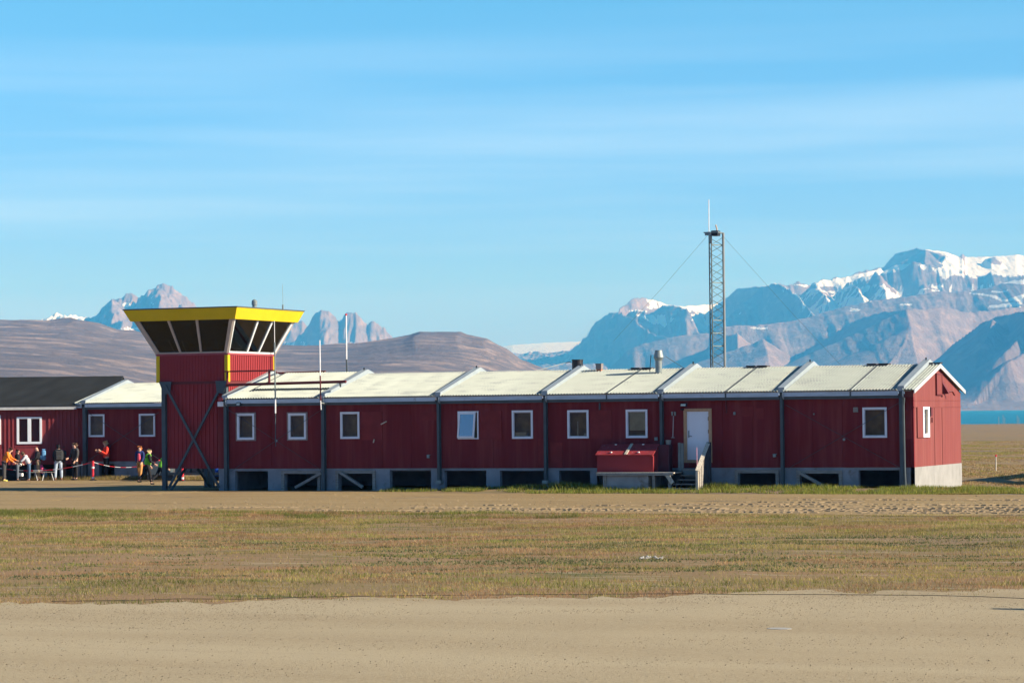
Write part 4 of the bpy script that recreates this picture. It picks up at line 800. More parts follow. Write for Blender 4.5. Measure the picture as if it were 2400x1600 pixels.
for (cx, sx) in ((tx0, 1), (tx1, -1)):
    for (cy, sy) in ((ty0, 1), (ty1, -1)):
        ox, oy = cx - sx * e, cy - sy * e
        m.box(min(ox, ox + sx * c), max(ox, ox + sx * c), min(oy, cy), max(oy, cy), TB - .04, TS - .09)
        m.box(min(ox, cx), max(ox, cx), min(cy, cy + sy * c), max(cy, cy + sy * c), TB - .04, TS - .09)
m.build('corner_trim', M_YEL, tw)
m = MB(); m.box(tx0 - .05, tx1 + .05, ty0 - .05, ty1 + .05, TS - .08, TS); m.build('sill_flashing', mat('dusky_red_flashing', (.30, .055, .06), .5), tw)
# shaft below
sx0, sx1, sy0, sy1 = tx0 + .28, tx1 - .14, ty0 + .1, ty1 - .15
m = MB(); m.box(sx0, sx1, sy0, sy1, FZ + .0, TB); ribbed(m, sx0, sx1, sy0, sy1, FZ + .0, TB - .001, .19, .025, 'S'); ribbed(m, sx0, sx1, sy0, sy1, FZ, TB - .001, .165, .03, 'E'); ribbed(m, sx0, sx1, sy0, sy1, FZ, TB - .001, .19, .025, 'W')
m.build('shaft_wall', M_RED2, tw)
m = MB(); m.box(tx0 + .1, tx1 - .02, sy0 - .06, sy1 + .06, TB - .12, TB - .003); m.build('floor_beam', M_REDDARK, tw)
# steel legs
lx = [at_y(385, 1000, ty0).x, tx1 - .12]
for x in lx:
    for y in (ty0 + .02, ty1 - .1):
        if x == lx[1] and y > 1: x_ = at_y(487, 1110, ty1).x
        else: x_ = x
        o = MB().box(x_ - .09, x_ + .09, y - .09, y + .09, -.1, TB - .02).build('leg', M_STEEL, tw)
        if y < 1:
            s = 1 if x == lx[0] else -1
            MB().prism([(x - s * .20, y - .10, TB), (x + s * .42, y - .10, TB), (x + s * .36, y - .10, TB - .50), (x + s * .05, y - .10, TB - .55)], (0, -.02, 0)).build('gusset_plate', M_STEEL, o)
yy = ty0 - .12
MB().bar((lx[0] + .12, yy, TB - .15), at_y(514, 1142, yy), .10, .06, up=(0, 1, 0)).build('cross_brace', M_STEEL, tw)
MB().bar((lx[1] - .12, yy + .07, TB - .15), at_y(396, 1142, yy), .10, .06, up=(0, 1, 0)).build('cross_brace', M_STEEL, tw)
MB().bar((sx0 + .1, ty1, FZ + 2.4), (sx1 - .3, ty1, -.05), .12, .06, up=(0, 1, 0)).build('cross_brace', M_STEEL, tw)
MB().bar((sx1 - .1, ty1 + .07, FZ + 2.4), (sx0 + .2, ty1, -.05), .12, .06, up=(0, 1, 0)).build('cross_brace', M_STEEL, tw)
MB().bar((lx[0] + .1, ty0 + .3, -.05), (lx[0] + .1, ty1 - .3, 2.6), .10, .06).build('cross_brace', M_STEEL, tw)
MB().bar((lx[0] + .1, ty1 - .3, -.05), (lx[0] + .1, ty0 + .3, 2.6), .10, .06).build('cross_brace', M_STEEL, tw)
# slanted glazing
O = .68; ZT = at_y(545.5, 746, ty0 - O).z
def corner(i, j, o, z): return Vector(((tx0 - o) if i == 0 else (tx1 + o), (ty0 - o) if j == 0 else (ty1 + o * .82), z))
sides = {'S': ((0, 0), (1, 0)), 'E': ((1, 0), (1, 1)), 'N': ((1, 1), (0, 1)), 'W': ((0, 1), (0, 0))}
for sd, (A, B) in sides.items():
    b0, b1 = corner(*A, 0, TS), corner(*B, 0, TS); t0, t1 = corner(*A, O, ZT), corner(*B, O, ZT)
    nrm = (b1 - b0).cross(t0 - b0).normalized(); out = nrm if nrm.dot(b0 - Vector(((tx0 + tx1) / 2, 2.2, TS))) > 0 else -nrm
    P = lambda u, v, k=0: (b0.lerp(b1, u)).lerp(t0.lerp(t1, u), v) + out * k
    def slab(mb, u0, u1, v0, v1, k0, k1, ut0=None, ut1=None):
        ut0 = u0 if ut0 is None else ut0; ut1 = u1 if ut1 is None else ut1
        q = [P(u0, v0, k0), P(u1, v0, k0), P(ut1, v1, k0), P(ut0, v1, k0), P(u0, v0, k1), P(u1, v0, k1), P(ut1, v1, k1), P(ut0, v1, k1)]
        mb.add(q, [(3, 2, 1, 0), (4, 5, 6, 7), (0, 1, 5, 4), (1, 2, 6, 5), (2, 3, 7, 6), (3, 0, 4, 7)])
    g_ = MB(); slab(g_, .02, .98, .03, .985, -.03, -.015); pane = None
    f = MB(); fmat = M_TAUPE if sd in 'SW' else mat('pale_window_frame', (.66, .70, .68), .45)
    slab(f, 0, 1, 0, .045, -.05, .03); 
    us = (.34, .63) if sd == 'S' else (.40, .64)
    for u in us: slab(f, u - .012, u + .012, .045, 1, -.04, .025)
    el, er = (.045, .045) if sd == 'S' else (.03, .035)
    slab(f, 0, el, .045, 1, -.05, .03, 0, el * .9); slab(f, 1 - er, 1, .045, 1, -.05, .03, 1 - er * .9, 1)
    fo_ = f.build('window_frame', fmat, tw)
    us2 = [.0] + list(us) + [1.0]
    for a, c in zip(us2[:-1], us2[1:]):
        g_ = MB(); slab(g_, a + .015, c - .015, .04, .995, -.03, -.018); g_.build('pane', M_TGLASS, fo_)
for i, j in ((0, 0), (1, 0), (1, 1), (0, 1)): MB().bar(corner(i, j, .0, TS), corner(i, j, O, ZT), .10, .10).build('corner_mullion', mat('taupe_corner', (.40, .35, .30), .5), tw)
# inside the cabin: floor, consoles, ceiling, dark core and blinds added to darken the glass
m = MB(); m.box(tx0 + .1, tx1 - .1, ty0 + .1, ty1 - .1, TS - .0, TS + .03); m.box(tx0 - .4, tx1 + .4, ty0 - .4, ty1 + .4, ZT - .05, ZT - .02); m.box(tx0 + 1.0, tx1 - 1.0, ty0 + 1.3, ty1 - 1.3, TS, ZT - .04)
m.box(tx0 - .30, tx0 - .25, ty0 - .2, ty1 + .2, TS + .5, ZT - .06); m.box(tx0 - .1, tx1 + .1, ty1 + .2, ty1 + .25, TS + .5, ZT - .06); m.build('cabin_interior', M_ROOMD, tw)
m = MB(); m.box(tx0 + 2.3, tx1 - .3, ty0 + .5, ty0 + .56, TS + .3, TS + 1.15); m.box(tx0 + 1.4, tx0 + 1.8, ty0 + .3, ty0 + .6, TS, TS + .32); m.tube([(tx0 + 2.6, ty0 + .35, TS), (tx0 + 2.6, ty0 + .35, TS + .35), (tx0 + 2.6, ty0 + .35, TS + .6)], [.22, .18, .1], 10); m.build('console', mat('charcoal_console', (.075, .07, .065), .7), tw)
# yellow roof edge and roof slab
R0, R1 = O + .15, O + .37; zb = at_y(551, 747, ty0 - R0).z; zt = at_y(555, 719.8, ty0 - R1).z
m = MB(); b4 = [corner(i, j, R0, zb) for i, j in ((0, 0), (1, 0), (1, 1), (0, 1))]; t4 = [corner(i, j, R1, zt) for i, j in ((0, 0), (1, 0), (1, 1), (0, 1))]
m.add(b4 + t4, [(3, 2, 1, 0), (4, 5, 6, 7), (0, 1, 5, 4), (1, 2, 6, 5), (2, 3, 7, 6), (3, 0, 4, 7)]); ro = m.build('roof_fascia', M_YEL, tw)
m = MB(); o_ = R1 + .02; m.box(tx0 - o_, tx1 + o_, ty0 - o_, ty1 + o_ * .82, zt + .001, zt + .05); m.build('roof_edge', M_STEEL, ro)
# cowl vent and whip aerial on the roof
p = at_y(596.5, 721, 2.6); m = MB().tube([(p.x, 2.6, zt), (p.x, 2.6, p.z + .16)], .10, 12); m.tube([(p.x, 2.6, p.z + .12), (p.x, 2.6, p.z + .27)], .125, 12); m.tube([(p.x, 2.6, p.z + .27), (p.x, 2.6, p.z + .33), (p.x, 2.6, p.z + .36)], [.125, .09, .03], 12); m.build('cowl_vent', M_GALV, tw)
p = at_y(663, 726, 3.4); m = MB().tube([(p.x, 3.4, zt), (p.x, 3.4, at_y(663, 714, 3.4).z)], .035, 6); m.tube([(p.x, 3.4, at_y(663, 714, 3.4).z), (p.x - .01, 3.4, at_y(663, 667, 3.4).z)], .007, 5); m.build('whip_aerial', M_GALV, tw)
# siren and white box at the right leg
m = MB(); x0, x1, z0, z1 = rect_px(513.5, 941, 527, 952.5, -.2); m.box(x0, x1, -.35, -.06, z0, z1); sb = tag(m.build('junction_cabinet', M_LWHITE, None, bevel=.01), 'small white cabinet with a red siren on top, on the right tower leg', 'electrical box')
m = MB(); m.tube([((x0 + x1) / 2, -.36, z1 + .1), ((x0 + x1) / 2, -.08, z1 + .1)], [.10, .06], 12); m.box((x0 + x1) / 2 - .05, (x0 + x1) / 2 + .05, -.3, -.12, z1, z1 + .06); m.build('siren', mat('dull_red_siren', (.30, .04, .04), .5), sb)

# ------------------------------------------------------------------ the left wing
LY = 17.2; LX0, LX1 = -47.85, -42.6
lw = thing('barrack_wing', (-44, LY, 0), 'short red wing with cream roof behind the tower, two windows and one pale roof beam', 'building')
lwr = [rect_px(208.7, 970.3, 245.2, 1023.5, LY - .03), rect_px(326.7, 969, 363.5, 1022.8, LY - .03)]
wall_holes(LX0 + .0, LX1, FZ, 3.62, lwr, LY - .03, LY + .1).build('front_wall', M_RED, lw)
m = MB(); m.box(LX0, LX0 + .1, LY + .1, LY + DEPTH, FZ, EZ - .1); m.box(LX0 + .1, LX1, LY + DEPTH - .1, LY + DEPTH, FZ, EZ - .1); m.box(LX1 - .1, LX1, LY + .1, LY + DEPTH - .1, FZ, EZ - .1)
m.prism([(LX0, LY, EZ - .1), (LX0, LY + DEPTH, EZ - .1), (LX0, LY + half, RZ - .05)], (.1, 0, 0)); m.prism([(LX1 - .1, LY, EZ - .1), (LX1 - .1, LY + DEPTH, EZ - .1), (LX1 - .1, LY + half, RZ - .05)], (.1, 0, 0)); m.build('rear_wall', M_RED, lw)
lo_ = [rect_px(232, 1086, 268, 1140, LY), rect_px(325, 1090, 372, 1140, LY)]; lo_ = [(a, b_, -.3, d) for a, b_, c, d in lo_]
wall_holes(LX0, LX1, -.2, FZ, lo_, LY, LY + .25).build('foundation', M_CONC2, lw)
MB().box(LX0, LX1, LY + .25, LY + DEPTH, FZ - .15, FZ - .003).build('floor_slab', M_CONC2, lw)
MB().box(LX1 - .2, LX1, LY + .25, LY + DEPTH, -.2, FZ - .15).build('dark_end_panel', M_WOODD, lw)  # added end panel, coloured dark so the sunlit foundation end stays dim
m = MB(); m.box(LX0, LX1 - .2, LY + DEPTH - .2, LY + DEPTH, -.2, FZ - .15); m.box(LX0, LX0 + .2, LY + .25, LY + DEPTH - .2, -.2, FZ - .15); m.build('rear_foundation', M_CONC2, lw)
MB().box(LX0 + .2, LX1 - .2, LY + .26, LY + DEPTH - .2, .0, .02).build('crawl_floor', M_SOFFIT, lw)
xw = at_y(203, 1000, LY).x
for r_ in lwr: window(lw, *r_, LY - .03, frame=.07)
MB().box(xw - .09, xw + .09, LY - .25, LY - .05, -.1, 3.9).build('steel_post', M_STEEL, lw)
MB().box(xw + .1, LX1, LY - .33, LY - .29, 3.69, 3.855).build('fascia_board', M_FASCIA, lw); MB().box(LX0 - .1, xw - .1, LY - .33, LY - .29, 3.66, 3.9).build('fascia_board', M_FASCIA, lw)
MB().box(xw + .1, LX1, LY - .24, LY - .05, 3.575, 3.69).build('eave_beam', M_STEEL, lw)
def shifted(mb, dy): mb.v = [(x, y + dy, z) for x, y, z in mb.v]; return mb
shifted(corr_panel(xw + .1, LX1 + .1, yE, EZ, half, RZ, .125), LY).build('roof_sheet', M_CREAM, lw, fix=False); shifted(corr_panel(xw + .1, LX1 + .1, DEPTH - yE, EZ, half, RZ, .125), LY).build('roof_sheet', M_CREAM, lw, fix=False)
shifted(corr_panel(LX0 - .15, xw - .1, yE, EZ, half, RZ, .125), LY).build('roof_sheet', M_CREAM, lw, fix=False)
gable_beam(xw, lw, yoff=LY)
for p, q in (((205, 966), (372, 1075)), ((208, 1078), (372, 966))): MB().tube([at_y(*p, LY - .14), at_y(*q, LY - .14)], .013, 5).build('tie_rod', M_STEEL, lw)
m = MB(); m.box(LX0 - .12, LX0 - .08, LY + yE, LY + half, 0, 0) if False else None

# ------------------------------------------------------------------ board-and-batten building on the far left
bb_rot = YAW + math.radians(1.5)             # its long wall faces the camera squarely, so the sun rakes it
bt = thing('batten_building', (-48.0, 17.1, 0), 'sunlit red board-and-batten house with black felt roof at the left edge', 'building', rz=bb_rot)
Mb = Matrix.Translation((-48.0, 17.1, 0)) @ Matrix.Rotation(bb_rot, 4, 'Z'); Mi = Mb.inverted()
def bpart(mb, name, m_, parent=bt):
    mb.v = [tuple(Mb @ Vector(p)) for p in mb.v]; return mb.build(name, m_, parent)
def b_at(px_, py_):                        # pixel on the batten wall face -> local (x, z)
    o = Mi @ Vector(CAMP); d = (Mi.to_3x3() @ Vector(_ray(px_, py_))); t = (-o.y) / d.y; p = o + d * t; return p.x, p.z
def brect(a, b_, c, d): x0, z1 = b_at(a, b_); x1, z0 = b_at(c, d); return x0, x1, z0, z1
w1 = brect(39.5, 977, 98.5, 1039.5); w2 = brect(-40, 973, 2.5, 1041); bz = b_at(100, 1088)[1]; be = b_at(60, 959)[1]; bx1 = b_at(190, 1000)[0]
b = wall_holes(-14, bx1, bz, be, [w1, w2], 0, .12); bpart(b, 'wall', mat('sunworn_red_boards', (.235, .036, .04), .7, var=.12, scale=2, stretch=(6, 6, .4)))
b = MB(); x = -14 + .05
while x < bx1 - .05:
    zs = [(bz, be)]
    for w_ in (w1, w2):
        if w_[0] - .18 < x < w_[1] + .14: zs = [(bz, w_[2] - .22), (w_[3] + .2, be)]
    for z0, z1 in zs:
        if not (w1[0] - .3 < x < w1[1] + .25 and z1 < w1[3]): b.box(x, x + .085, -.045, -.0, z0, z1)
    x += .205
b.box(w1[0] - .18, w1[1] + .14, -.03, 0, w1[3] + .11, w1[3] + .17); b.box(w1[0] - .1, w1[1] + .1, -.03, 0, w1[2] - .16, w1[2] - .10)
bpart(b, 'batten', mat('sunworn_red_boards', (.235, .036, .04)))
for w_, mu in ((w1, True), (w2, True)):
    x0, x1, z0, z1 = w_; f = MB(); t = .11
    f.box(x0, x0 + t, -.06, .06, z0, z1); f.box(x1 - t, x1, -.06, .06, z0, z1); f.box(x0 + t, x1 - t, -.06, .06, z1 - t * .8, z1); f.box(x0 + t, x1 - t, -.06, .06, z0, z0 + t); f.box((x0 + x1) / 2 - .085, (x0 + x1) / 2 + .085, -.065, .055, z0 + t, z1 - t * .8)
    wo = bpart(f, 'window', M_WHITE)
    for a, c in ((x0 + t, (x0 + x1) / 2 - .085), ((x0 + x1) / 2 + .085, x1 - t)): bpart(MB().box(a, c, .0, .012, z0 + t, z1 - t * .8), 'pane', M_GLASS, wo)
    bpart(MB().box(x0, x1, .4, .45, z0, z1), 'room_recess', M_ROOMD, wo)
fz0, fz1 = b_at(60, 960)[1], b_at(60, 950.5)[1]; rx, rz_ = b_at(60, 901)
bpart(MB().box(-14, b_at(181, 950)[0], -.34, -.28, fz0, fz1), 'eave_fascia', mat('white_barge_board', (.46, .465, .45)))
b = MB(); rh = fz1 + 1.25; b.prism([(-14, -.36, fz1), (-14, 5.0, rh + .3), (-14, 10, fz1), (-14, 10, fz1 - .08), (-14, 5.0, rh + .2), (-14, -.36, fz1 - .05)], (14 + b_at(262, 950)[0], 0, 0)); bpart(b, 'roof', M_BLKROOF)
bpart(MB().box(-14, bx1, .12, 9.6, bz, fz1 - .1), 'inner_wall', M_RED2)
b = MB()
for x in (-11, -8, -5, -2.2, bx1 - .4): b.box(x, x + .3, .1, .4, -.1, bz)
bpart(b, 'pier', M_CONC2); bpart(MB().box(-14, bx1, .9, 1, -.1, bz), 'skirt', M_SOFFIT)

# ------------------------------------------------------------------ antenna frame, aerials, mast
def pipe(name, pts, r, m_, parent=None, n=6): return MB().tube(pts, r, n).build(name, m_, parent)
AY = -.55
af = thing('antenna_frame', (-29.4, AY, 3.9), 'dark red pipe frame reaching from the tower corner out over the cream roof', 'pipe frame')
a = at_y(530, 902, AY); b_ = at_y(811, 894, AY)
pipe('long_rail', [a, b_], .06, M_REDDARK, af, 8); pipe('upper_rail', [at_y(524, 870.5, AY), at_y(641, 868, AY)], .035, M_REDDARK, af)
pipe('upright', [at_y(533, 870, AY), at_y(533, 902, AY)], .05, M_REDDARK, af); pipe('upright', [at_y(631, 868, AY), at_y(631, 897, AY)], .05, M_REDDARK, af)
c_ = at_y(642, 868, AY); d_ = at_y(650, 874.5, 4.6); pipe('side_rail', [c_, c_.lerp(d_, .5) + Vector((0, 0, .02)), d_], .03, M_REDDARK, af); pipe('rear_rail', [d_, at_y(763, 870.5, 4.6)], .05, M_REDDARK, af)
pipe('roof_strut', [at_y(797, 897, AY), at_y(798, 905, .3)], .04, M_STEEL, af); pipe('tower_bracket', [(tx1, ty0 + .1, at_y(531, 902, AY).z), at_y(531, 902, AY)], .05, M_REDDARK, af)
def aerial(pts_r, label, Y=-.66, bracket=None):
    p0 = at_y(*pts_r[0][0], Y); t = thing('aerial_pole', (p0.x, Y, p0.z), label, 'antenna', 'aerials beside the tower')
    for (p, q, r, m_, nm) in pts_r and [(x[0], x[1], x[2], x[3], x[4]) for x in pts_r]: pipe(nm, [at_y(*p, Y), at_y(*q, Y)], r, m_, t)
    if bracket: pipe('bracket', [at_y(*bracket[0], Y), at_y(*bracket[1], Y + .4)], .03, M_GALV, t)
    return t
aerial([((643, 752), (643.6, 802), .014, M_LWHITE, 'whip'), ((643.6, 802), (645.3, 935), .032, M_GALV, 'mast_tube'), ((645.3, 935), (645.6, 968), .028, M_LWHITE, 'joint'), ((645.6, 968), (646, 1046), .018, M_STEEL, 'lower_tube')], 'tallest thin aerial in front of the tower, white on top and dark below, ending mid-wall', bracket=((644, 949), (650, 951)))
aerial([((749.4, 797), (750.5, 880), .024, M_LWHITE, 'whip'), ((750.5, 880), (751.5, 938), .03, M_REDDARK, 'mast_tube'), ((751.5, 938), (752.6, 960), .020, M_LWHITE, 'lower_tube')], 'short pink-white aerial clamped to the far part of the long red rail', bracket=((751, 944), (766, 945)))
aerial([((811.3, 737), (812.3, 842), .028, M_LWHITE, 'whip'), ((812.3, 842), (813.4, 876), .036, M_STEEL, 'mast_tube'), ((811.2, 735), (811.3, 739), .045, M_LREDP, 'tip')], 'pale aerial with a red tip rising behind the ridge right of the tower', Y=4.4)
# lattice mast behind the roof
MY = 13.0
mp0 = at_y(1678, 1000, MY); zt = at_y(1678, 546, MY).z; mz = lambda y: at_y(1678, y, MY).z
ma = thing('lattice_mast', (mp0.x, MY, 0), 'tall three-legged steel lattice mast with guy wires behind the building', 'radio mast')
wl = at_y(1663.8, 700, MY).x; wr_ = at_y(1692.5, 700, MY).x; sc = wr_ - wl
lg = [Vector((wl, MY, 0)), Vector((wl + sc * .62, MY - .55, 0)), Vector((wr_ + .02, MY + .12, 0))]
lg[1].x = wl + sc * .50
M_MAST = mat('mast_steel', (.13, .16, .15), .5, metal=.2, var=.3, scale=3)
for p in lg: pipe('leg', [p, p + Vector((0, 0, zt))], .028, M_MAST, ma)
la = MB(); st = .34; nz = int(zt / st)
for k in range(nz):
    z0 = k * st
    for (p, q) in ((lg[0], lg[1]), (lg[1], lg[2]), (lg[2], lg[0])):
        a, c = (p, q) if k % 2 else (q, p); la.tube([a + Vector((0, 0, z0)), c + Vector((0, 0, z0 + st))], .011, 4, caps=False)
la.build('lattice', M_MAST, ma)
for yy_ in (781, 575, 663, 751, 811):
    m = MB()
    for (p, q) in ((lg[0], lg[1]), (lg[1], lg[2]), (lg[2], lg[0])):
        if yy_ != 781 and p is lg[0] or yy_ != 781 and q is lg[0]: continue
        m.bar(p + Vector((0, 0, mz(yy_))), q + Vector((0, 0, mz(yy_))), .035, .04)
    m.build('ring_bar', M_MAST, ma)
pipe('cable_duct', [lg[2] + Vector((.06, -.08, 0)), lg[2] + Vector((.06, -.08, zt))], .05, mat('mast_cable_grey', (.25, .27, .26), .6), ma)
m = MB(); m.box(wl - .05, wr_ + .05, MY - .62, MY + .2, zt - .03, zt + .02); m.box(wl + .02, wl + sc * .5, MY - .66, MY - .60, zt - .14, zt + .01); m.build('top_plate', M_GALV, ma)
MB().box(wl + sc * .52, wr_ + .02, MY - .6, MY - .2, zt - .16, zt + .07).build('black_box', M_BLACK, ma)
pipe('conduit', [lg[1] + Vector((0, -.05, zt)), lg[1] + Vector((0, -.05, zt - .5))], .05, M_STEEL, ma)
p = at_y(1661.4, 545, MY); q = at_y(1661.2, 468, MY); pipe('whip_aerial', [p - Vector((0, 0, .25)), q], .02, M_LWHITE, ma)
p = at_y(1680, 545, MY - .3); q = at_y(1677.5, 527, MY - .3); pipe('lamp', [p, p.lerp(q, .5) + Vector((.03, 0, 0)), q], .035, mat('beige_lamp', (.5, .4, .3), .5), ma)
for (p, q, Yq) in (((1659, 551), (1462, 772), 11), ((1693, 552), (1975, 860), 11.5)):
    a = at_y(*p, MY); c = at_y(*q, Yq); c2 = a + (c - a) * 1.12; mid = a.lerp(c2, .5) - Vector((0, 0, .06)); pipe('guy_wire', [a, mid, c2], .005, M_STEEL, ma, 4)

# ------------------------------------------------------------------ loading platform, red bin, steps
PY = -1.62
cb = thing('concrete_block', (-12, -1.2, 0), 'stained low concrete block under the timber platform', 'concrete block')
x0, x1, z0, z1 = rect_px(1413, 1113, 1519.5, 1153, -1.5); MB().box(x0, x1, -1.5, -.05, -.1, z1).build('block', mat('stained_concrete', (.30, .30, .30), .85, var=.2, scale=2, col2=(.14, .085, .05), c2amt=(.56, .72), c2scale=1.3), cb, bevel=.02)
pl = thing('timber_platform', (-11, -.9, .7), 'worn timber platform beside the steps, carrying the red bin', 'platform')
a = at_y(1396, 1108, PY); b_ = at_y(1578, 1106, PY); zt_ = a.z + .02
for k in range(6): MB().box(a.x + random.uniform(-.04, .05), b_.x + random.uniform(-.04, .04), PY + k * .26, PY + k * .26 + .25, zt_ - .045, zt_).build('plank', M_WOODL, pl)
MB().box(a.x + .02, b_.x - .02, PY - .022, PY - .002, zt_ - .12, zt_ - .03).build('edge_board', M_WOOD, pl)
for x in (a.x + .32, b_.x - .9, b_.x - .25): MB().box(x, x + .1, PY + .08, PY + .2, -.05, zt_ - .12).build('post', M_WOOD, pl)
MB().bar((b_.x - .30, PY + .02, zt_ - .05), (b_.x - .02, PY - .02, zt_ - .42), .16, .03, up=(0, 1, 0)).build('split_board', M_WOODL, pl)
# bin
bn = thing('storage_bin', (-11.8, -.8, zt_), 'red wooden bin with a sloped peeling lid on the timber platform', 'storage bin')
by = -1.18; x0, x1, z0, z1 = rect_px(1399.6, 1065, 1528, 1102.5, by); zc = z0; zc = zt_ + .002
zl = at_y(1460, 1042, -.46).z
m = MB(); m.prism([(x0, by, zc), (x0, by, z1), (x0, -.46, zl - .02), (x0, -.46, zc)], (x1 - x0, 0, 0)); m.build('body', M_RED2, bn)
m = MB(); dl = Vector((0, -.46 - by, zl - z1)).normalized(); n_ = Vector((0, -dl.z, dl.y)); A_ = Vector((x0 - .05, by, z1)) - dl * .06; L_ = dl * ((Vector((0, -.46 - by, zl - z1))).length + .06)
m.prism([A_ + n_ * .006, A_ + n_ * .036, A_ + L_ + n_ * .036, A_ + L_ + n_ * .006], (x1 - x0 + .12, 0, 0)); ld = m.build('lid', mat('peeling_red_paint', (.30, .035, .04), .6, var=.2, scale=6, col2=(.42, .33, .28), c2amt=(.63, .70), c2scale=9), bn)
m = MB(); xm = (x0 + x1) / 2 + .02
m.prism([A_ + Vector((xm - x0 + .05, 0, 0)) + n_ * .04, A_ + Vector((xm - x0 + .05, 0, 0)) + n_ * .07, A_ + L_ * .98 + Vector((xm - x0 + .05, 0, 0)) + n_ * .07, A_ + L_ * .98 + Vector((xm - x0 + .05, 0, 0)) + n_ * .04], (.11, 0, 0)); m.build('lid_strip', M_WOODL, ld)
for f in (.27, .77):
    for v in (.18, .9):
        c_ = A_ + Vector(((x1 - x0) * f, 0, 0)) + L_ * v + n_ * .05; MB().box(c_.x - .03, c_.x + .03, c_.y - .05, c_.y + .05, c_.z - .01, c_.z + .03).build('hinge_plate', M_LWHITE, ld)
MB().box(x0 - .02, x1 + .45, -.46, -.06, zc, zl + .0).build('rear_shelf', mat('shaded_red_board', (.10, .03, .04), .8), bn)  # dark purple-red colour holds the eave shade on the bin's flat back
MB().box(x1, x1 + .05, by - .01, by + .09, zc, z1 - .05).build('corner_post', M_RED2, bn)
MB().tube([(x1 + .38, -.3, zl), (x1 + .38, -.3, zl + .18)], [.09, .12], 12).build('pail', M_GALV); tag(bpy.data.objects['pail'], 'small grey metal pail on the shelf behind the red bin', 'bucket')
# steps
stp = thing('entrance_steps', (-9.2, -1, 0), 'weathered grey wooden steps up to the white door', 'steps')
sa, sb_ = at_y(1588, 1110, -1.2).x, at_y(1634, 1110, -1.4).x
MB().box(sa, sb_, -.55, -.10, FZ - .10, FZ - .03).build('landing', M_WOOD, stp)
MB().box(sa, sb_, -.57, -.54, FZ - .38, FZ - .1).build('riser_board', mat('greenish_grey_board', (.16, .19, .18), .85, var=.2), stp)
for k in range(5):
    zz = FZ - .10 - (k + 1) * .165; yy = -.60 - k * .24
    if zz > .02: MB().box(sa - .03 - .05 * k, sb_, yy - .25, yy, zz - .04, zz).build('tread', M_WOOD, stp)
for x in (sa - .02, sb_ - .02): m = MB(); m.prism([(x, -.50, FZ - .15), (x, -1.85, -.02), (x, -1.60, -.05), (x, -.50, FZ - .45)], (.04, 0, 0)); m.build('stringer', M_WOODD, stp)
x0, x1, z0, z1 = rect_px(1590, 1037, 1604, 1103, -.5)
for k in range(2): MB().box(x0 + k * .12, x0 + k * .12 + .11, -.52, -.49, z0, z1 - .02 * k).build('side_board', mat('greenish_grey_board', (.16, .19, .18)), stp)
hp0 = at_y(1660, 1037, -.35); hp1 = at_y(1634, 1103, -1.72)
MB().bar(hp0, hp1, .15, .05, up=(.3, -.5, 1)).build('hand_rail', M_WOODL, stp)
MB().box(hp1.x - .05, hp1.x + .05, hp1.y - .05, hp1.y + .05, -.05, hp1.z).build('newel_post', M_WOODL, stp)
MB().box(hp0.x - .05, hp0.x + .10, hp0.y - .05, hp0.y + .05, -.05, hp0.z + .02).build('newel_post', M_WOODD, stp)
for k in range(5):
    t0, t1 = k / 5 + .02, (k + 1) / 5 - .01; c0, c1 = hp1.lerp(hp0, t0), hp1.lerp(hp0, t1)
    dx = .05; jag = random.uniform(0, .25)
    MB().prism([(c0.x + dx, c0.y, c0.z - .04), (c1.x + dx, c1.y, c1.z - .04), (c1.x + dx, c1.y, .1 + jag), (c0.x + dx, c0.y, -.02 + jag * .4)], (.03, 0, 0)).build('side_board', M_WOODD if k > 1 else M_WOOD, stp)
tag(pipe('marker_rod', [at_y(1633, 1048, -1.5), at_y(1634, 1102, -1.5)], .014, mat('pink_rod', (.55, .28, .35), .5)), 'thin pinkish rod standing beside the door steps', 'rod')
# lights by the door
def flood(px0, py0, px1, py1, label, Y=-.30, tilt=.25):
    x0, x1, z0, z1 = rect_px(px0, py0, px1, py1, Y); t = thing('floodlight', ((x0 + x1) / 2, Y, z0), label, 'floodlight', 'floodlights on the front wall')
    MB().prism([(x0, Y, z0 + .02), (x0, Y + .05, z1), (x0, Y + .16, z1), (x0, Y + .12, z0)], (x1 - x0, 0, 0)).build('housing', M_BLACK, t)
    MB().prism([(x0 + .02, Y - .006, z0 + .03), (x0 + .02, Y + .035, z1 - .03), (x0 + .02, Y + .05, z1 - .03), (x0 + .02, Y + .008, z0 + .03)], (x1 - x0 - .04, 0, 0)).build('lens', mat('lamp_lens', (.62, .62, .50), .2), t)
    MB().box((x0 + x1) / 2 - .02, (x0 + x1) / 2 + .02, Y + .12, -.03 if Y > -.4 else Y + .3, (z0 + z1) / 2 - .02, (z0 + z1) / 2 + .02).build('arm', M_STEEL, t); return t
flood(553, 942.5, 562, 951, 'small floodlight under the eave just right of the tower', Y=-.42)
flood(1594, 944.5, 1607.5, 953, 'floodlight with pale lens above the left corner of the white door')
flood(1594.5, 957, 1600.5, 961.5, 'tiny lamp just below the floodlight at the door', Y=-.24)
kp = thing('hanging_tool', (at_y(1577, 1000, -.1).x, -.1, 2.2), 'long rod hanging from a twin bracket left of the white door', 'tool')
pipe('rod', [at_y(1578.5, 974, -.12), at_y(1577, 1025, -.12)], .022, mat('grey_pink_rod', (.33, .28, .28), .6), kp); MB().bar(at_y(1573, 1025, -.12), at_y(1581, 1025, -.12), .03).build('foot', M_GALV, kp)
for xx in (1575.5, 1582): MB().tube([at_y(xx, 964.5, -.14), at_y(xx, 973.5, -.14)], [.045, .035], 8).build('bracket_cup', M_GALV, kp)

